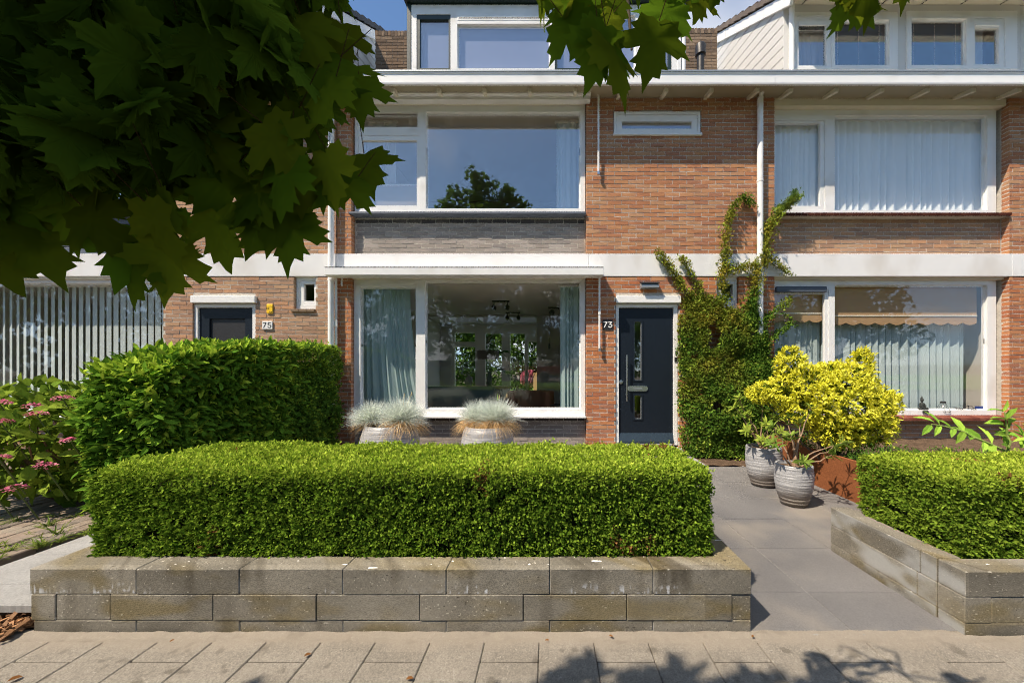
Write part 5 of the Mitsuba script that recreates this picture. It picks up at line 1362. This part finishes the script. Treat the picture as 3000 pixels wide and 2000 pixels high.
# inner leaves of the hanging mass, behind and above the ones built singly
q = np.c_[rng.uniform(-1.6, -.28, 6000), rng.uniform(.44, .80, 6000), rng.uniform(1.45, 2.2, 6000)]
q = q[~((q[:, 0] / q[:, 1] > -.80) & (q[:, 2] < 1.25 + .62 * q[:, 1]) & (rng.random(6000) < .55))]
w_ = np.array([body.buffer(-.05).contains(shapely.Point(a / max(b, .62) * .64, 1.25 + (c - 1.25) / max(b, .62) * .64 - .03)) for a, b, c in q])
q = q[w_ & (q[:, 1] + .42 * q[:, 2] < 1.41)][:1700]
nq = len(q); P = np.vstack([P, q])
parts = []
o = np.array(OUT)[::1]
vi = rng.integers(0, 24, len(P)); small = np.arange(len(P)) >= len(P) - nq
for v_ in range(24):
    sel = P[vi == v_]; sm = small[vi == v_]
    V, F, C, _ = LEAFV[v_]
    # lighter copy of the leaf for the crown: outline fan only
    nO = len(OUT); Vl = np.vstack([V[:1], V[1 + nO:1 + 2 * nO:1]]); Fl = np.array([[0, 1 + i, 1 + (i + 1) % nO] for i in range(nO)])
    m = len(sel)
    D = unit(rng.normal(0, .55, (m, 3)) + [0, 0, -.6]); N = unit(rng.normal(0, .5, (m, 3)) + [0, -.15, .9]); S = unit(np.cross(D, N)); N = np.cross(S, D)
    s = rng.uniform(.09, .15, (m, 1, 1)) * np.where(sm, .58, 1.)[:, None, None]
    VV = sel[:, None] + s * (Vl[None, :, :1] * S[:, None] + Vl[None, :, 1:2] * D[:, None] + Vl[None, :, 2:] * N[:, None])
    FF = (Fl[None] + (np.arange(m) * len(Vl))[:, None, None]).reshape(-1, 3)
    parts.append(((VV.reshape(-1, 3), FF), np.tile(np.array([.075, .135, .012]), (m * len(Vl), 1)) * np.repeat(rng.uniform(.7, 1.35, (m, 1)), len(Vl), 0)))
m, c = join(parts)
put('crown', m, 'm_maple', k, color=c, kind='stuff')
put('trunk', tube([[-2.55, -2.55, -.15], [-2.5, -2.5, 1.0], [-2.55, -2.45, 2.4], [-2.5, -2.5, 4.0], [-2.6, -2.55, 5.6], [-2.6, -2.7, 7.8]], [.24, .18, .16, .13, .08, .02], 14), 'm_bark', k, smooth=60)
for q in clump[:24]:
    z0 = min(q[2] - .5, 6.0) * .75 + .4
    put('branch', tube(bend([-2.53, -2.5, max(1.9, z0)], q[:3], -.05, 8, .05), np.linspace(.055, .012, 8), 7), 'm_bark', k, smooth=60)
for a in ([(-1.5, .0, 2.6), (-1.05, .45, 2.05), (-.93, .60, 1.80), (-.80, .62, 1.62)], [(-1.0, .1, 2.75), (-.62, .5, 2.1), (-.55, .6, 1.85)], [(-.93, .60, 1.80), (-.75, .62, 1.72), (-.60, .63, 1.64)], [(-.93, .6, 1.80), (-.86, .61, 1.66), (-.84, .62, 1.56)],
          [(-.1, -.3, 3.2), (.1, .5, 2.4), (.17, .8, 2.08), (.18, .8, 1.95)], [(.1, .5, 2.4), (.35, .55, 2.2), (.55, .66, 1.98)], [(.1, .5, 2.4), (.3, .7, 2.2), (.32, .8, 2.05)], [(-1.5, 0, 2.6), (-1.25, .5, 2.0), (-1.1, .62, 1.65)]):
    a = np.array(a); t = np.linspace(0, len(a) - 1, 12)
    put('twig', tube(np.stack([np.interp(t, range(len(a)), a[:, i]) for i in range(3)], 1), np.linspace(.008, .0025, 12), 6), 'm_bark', k, smooth=60)

# fallen leaves on the pavement
parts = []
for (x, y, s, where) in ((-1.05, 1.62, .022, 'on a tile left of the middle'), (-2.15, 1.50, .03, 'nearest the lower left corner'), (-.55, 1.49, .024, 'at the lower edge left of the tree shadow'), (-.02, 1.70, .016, 'in the edging below the middle of the hedge'), (.3, 1.72, .018, 'in the edging right of the middle'), (-1.75, 1.69, .014, 'in the edging near the left end of the wall'), (.95, 1.72, .014, 'in the edging by the right end of the wall')):
    kk = thing('fallen_leaf', f'dry brown leaf on the pavement, {where}', 'leaf', 'dry leaves fallen on the pavement')
    a = rng.uniform(0, 6.28)
    m, c = leaves(np.array([[x, y, .006]]), np.array([[math.cos(a), math.sin(a), .1]]), np.array([[.2, .1, 1]]), s * 1.3, s * .8, np.array([[.22, .10, .035]]), six=True, fold=.3)
    put('blade', m, 'm_leaf', kk, color=c)

# ================================================================ ACROSS THE STREET (seen in the panes)
say(put('far_verge', bx(-80, 80, -40, -9.0, -.15, -.02), 'm_lawn'), 'grass verge across the street, mirrored in the windows', kind='structure')
say(put('parking', bx(-30, 30, -22, -14.5, -.018, -.012), 'm_asphalt'), 'parking area across the street, mirrored in the windows', kind='structure')


def car(label, x, y, col, rot=0., L=4.5, roof=1.45, estate=False):
    k = thing('parked_car', label, 'car')
    Mx = trimesh.transformations.translation_matrix([x, y, 0]) @ trimesh.transformations.rotation_matrix(rot, [0, 0, 1])
    h = L / 2
    body = Polygon([(-h, .35), (-h + .02, .62), (-h + .25, .78), (-h + 1.15, .92), (h - .55, .98), (h - .06, .92), (h, .6), (h - .02, .35)]).buffer(.05).buffer(-.05)
    for wx in (-h + .85, h - .85): body = body.difference(shapely.Point(wx, .33).buffer(.39))
    cab = Polygon([(-h + 1.05, .9), (-h + 1.85, roof - .04), (-h + 2.3, roof), (h - 1.4, roof - .02 if not estate else roof), (h - .45 if not estate else h - .35, .95)]).buffer(.06).buffer(-.06)
    glass = Polygon([(-h + 1.3, .95), (-h + 1.92, roof - .10), (h - 1.45, roof - .09), (h - .75, .97)])
    def lay(poly, y0, y1):
        m = ext_xz(poly, y0, y1); m.apply_transform(Mx); return m
    put('body', cat([lay(body, -.88, .88), lay(cab.difference(glass), -.74, .74)]), col, k, smooth=30)
    put('windows', lay(glass.buffer(-.005), -.73, .73), 'm_carglass', k)
    for wx in (-h + .85, h - .85):
        for wy in (-.80, .80):
            w = lathe([[0, -.1], [.33, -.1], [.33, .1], [0, .1]], 22); w.apply_transform(trimesh.transformations.rotation_matrix(math.pi / 2, [1, 0, 0])); w.apply_translation([wx, wy, .33]); w.apply_transform(Mx)
            wk = put('wheel', w, 'm_black', k, smooth=30)
            w = lathe([[0, -.11], [.21, -.11], [.21, .11], [0, .11]], 18); w.apply_transform(trimesh.transformations.rotation_matrix(math.pi / 2, [1, 0, 0])); w.apply_translation([wx, wy, .33]); w.apply_transform(Mx)
            put('rim', w, 'm_zinc', wk, smooth=30)
    for wy in (-.62, .62):
        m = cbx(h - .06, h + .02, wy - .16, wy + .16, .68, .82, .02); m.apply_transform(Mx); put('tail_lamp', m, 'm_red', k)
        m = cbx(-h - .01, -h + .12, wy - .18, wy + .18, .60, .72, .02); m.apply_transform(Mx); put('headlight', m, 'm_white', k)


mat('m_silver', (.62, .64, .67), .25, .3, clearcoat=1.)
mat('m_darkpaint', (.015, .02, .03), .25, clearcoat=1.)
mat('m_carglass', (.01, .012, .014), .08)
mat('m_red', (.30, .02, .012), .35)
car('silver car parked across the street, mirrored in the big window', -5.8, -17.5, 'm_silver')
car('dark estate car across the street, mirrored in the left pane', -12.8, -18.5, 'm_darkpaint', estate=True)
car('dark saloon car across the street between the estate and the silver car', -9.6, -20.5, 'm_darkpaint')
k = thing('trailer', 'red flatbed trailer across the street, mirrored near the right curtain', 'trailer')
put('bed', cat([cbx(-2.2, 1.6, -13.0, -12.98, .55, 1.0, .005), cbx(-2.2, 1.6, -14.6, -14.58, .55, 1.0, .005), cbx(-2.2, -2.18, -14.58, -13.0, .55, 1.0, .005), cbx(1.58, 1.6, -14.58, -13.0, .55, 1.0, .005), cbx(-2.2, 1.6, -14.58, -13.0, .5, .55, .01)]), 'm_red', k)
put('drawbar', tube([[1.6, -13.8, .45], [2.9, -13.8, .42]], .04, 8), 'm_zinc', k)
for wy in (-12.9, -14.7):
    w = lathe([[0, -.1], [.31, -.1], [.31, .1], [0, .1]], 22); w.apply_transform(trimesh.transformations.rotation_matrix(math.pi / 2, [1, 0, 0])); w.apply_translation([-.3, wy, .31])
    put('wheel', w, 'm_black', k, smooth=30)
    m = ext_xz(shapely.Point(-.3, .31).buffer(.40).difference(shapely.Point(-.3, .31).buffer(.36)).intersection(sbox(-1, .35, 1, 1)), wy - .12, wy + .12)
    put('mudguard', m, 'm_white', k)


def far_tree(label, x, y, h, R, n, ca, cb, group=None, lo=.35):
    k = thing('street_tree', label, 'tree', group)
    bl = []
    for i in range(16):
        t = rng.random(); a = rng.uniform(0, 6.28); rr_ = R * (.25 + .6 * rng.random()) * (1 - .5 * t)
        s = R * rng.uniform(.28, .45)
        bl.append((x + rr_ * math.cos(a), y + rr_ * math.sin(a), h * (lo + (.92 - lo) * t), s, s, s * .8))
    p, nn = blob_points(bl, n, .7)
    m, c = sprigs(p, nn, 3, .034 * h + .05, .019 * h + .03, ca, cb, spread=.10, up=.0, jit=.25)
    put('crown', m, 'm_leaf', k, color=c)
    put('trunk', tube([[x, y, -.15], [x + .05, y, h * .3], [x, y, h * .8]], [h * .028, h * .02, .03], 10), 'm_bark', k)
    for b in bl[:9]: put('branch', tube(bend([x, y, b[2] * .6], b[:3], 0, 5, .05), np.linspace(.09, .02, 5), 6), 'm_bark', k)


G1, G2 = (.045, .10, .015), (.14, .22, .035)
SIDE = ['far left among those', 'left of the middle', 'behind the silver car', 'right of the middle', 'behind the trailer', 'far right among those', 'leftmost of those', 'nearest the lamp'] 
for i, (x, y, h, R) in enumerate(((-14, -25, 11, 5), (-8.5, -27, 10.5, 4.6), (-2, -26, 10.5, 4.6), (4, -25, 11, 4.6), (10, -24, 11, 4.8), (17, -26, 12, 5), (-22, -26, 12, 5.5), (-17.5, -15, 10, 4))):
    far_tree(f'broad green tree, {SIDE[i]} across the street, mirrored in the panes', x, y, h, R, 2200, G1, G2, 'trees across the street', lo=.18)
far_tree('leafy street tree on the near pavement far to the left, mirrored in the striped window', -15.8, -1.5, 7.0, 3.0, 2400, G1, G2, lo=.25)
far_tree('leafy street tree on the near pavement to the right, mirrored in the right windows', 9.8, -1.5, 5.8, 2.6, 2200, G1, G2, lo=.3)
k = thing('street_hedge', 'dark green shrubs along the far kerb, mirrored in the big window', 'hedge')
p, nn = blob_points([(-14 + i * 1.15, -10.6 - .5 * (i % 3), .45, .8, .6, .5 + .12 * (i % 2)) for i in range(10)], 3800, .5)
m, c = sprigs(p, nn, 3, .11, .06, (.03, .07, .012), (.085, .14, .02), spread=.04)
put('foliage', m, 'm_leaf', k, color=c)
k = thing('street_lamp', 'street lamp across the road, mirrored in the left pane', 'street lamp')
put('post', tube([[-9.4, -13.5, -.1], [-9.4, -13.5, 4.8]], [.06, .045], 10), 'm_zinc', k, smooth=60)
put('arm', tube([[-9.4, -13.5, 4.8], [-8.8, -13.4, 4.95]], .03, 8), 'm_zinc', k)
put('head', cbx(-8.9, -8.3, -13.5, -13.3, 4.88, 4.98, .02), 'm_black', k)
for i, (x, y, h, R) in enumerate(((11.6, 11.0, 9.5, 2.0),)):
    far_tree('green tree beyond the right end of the terrace', x, y, h, R, 1200, G1, G2)
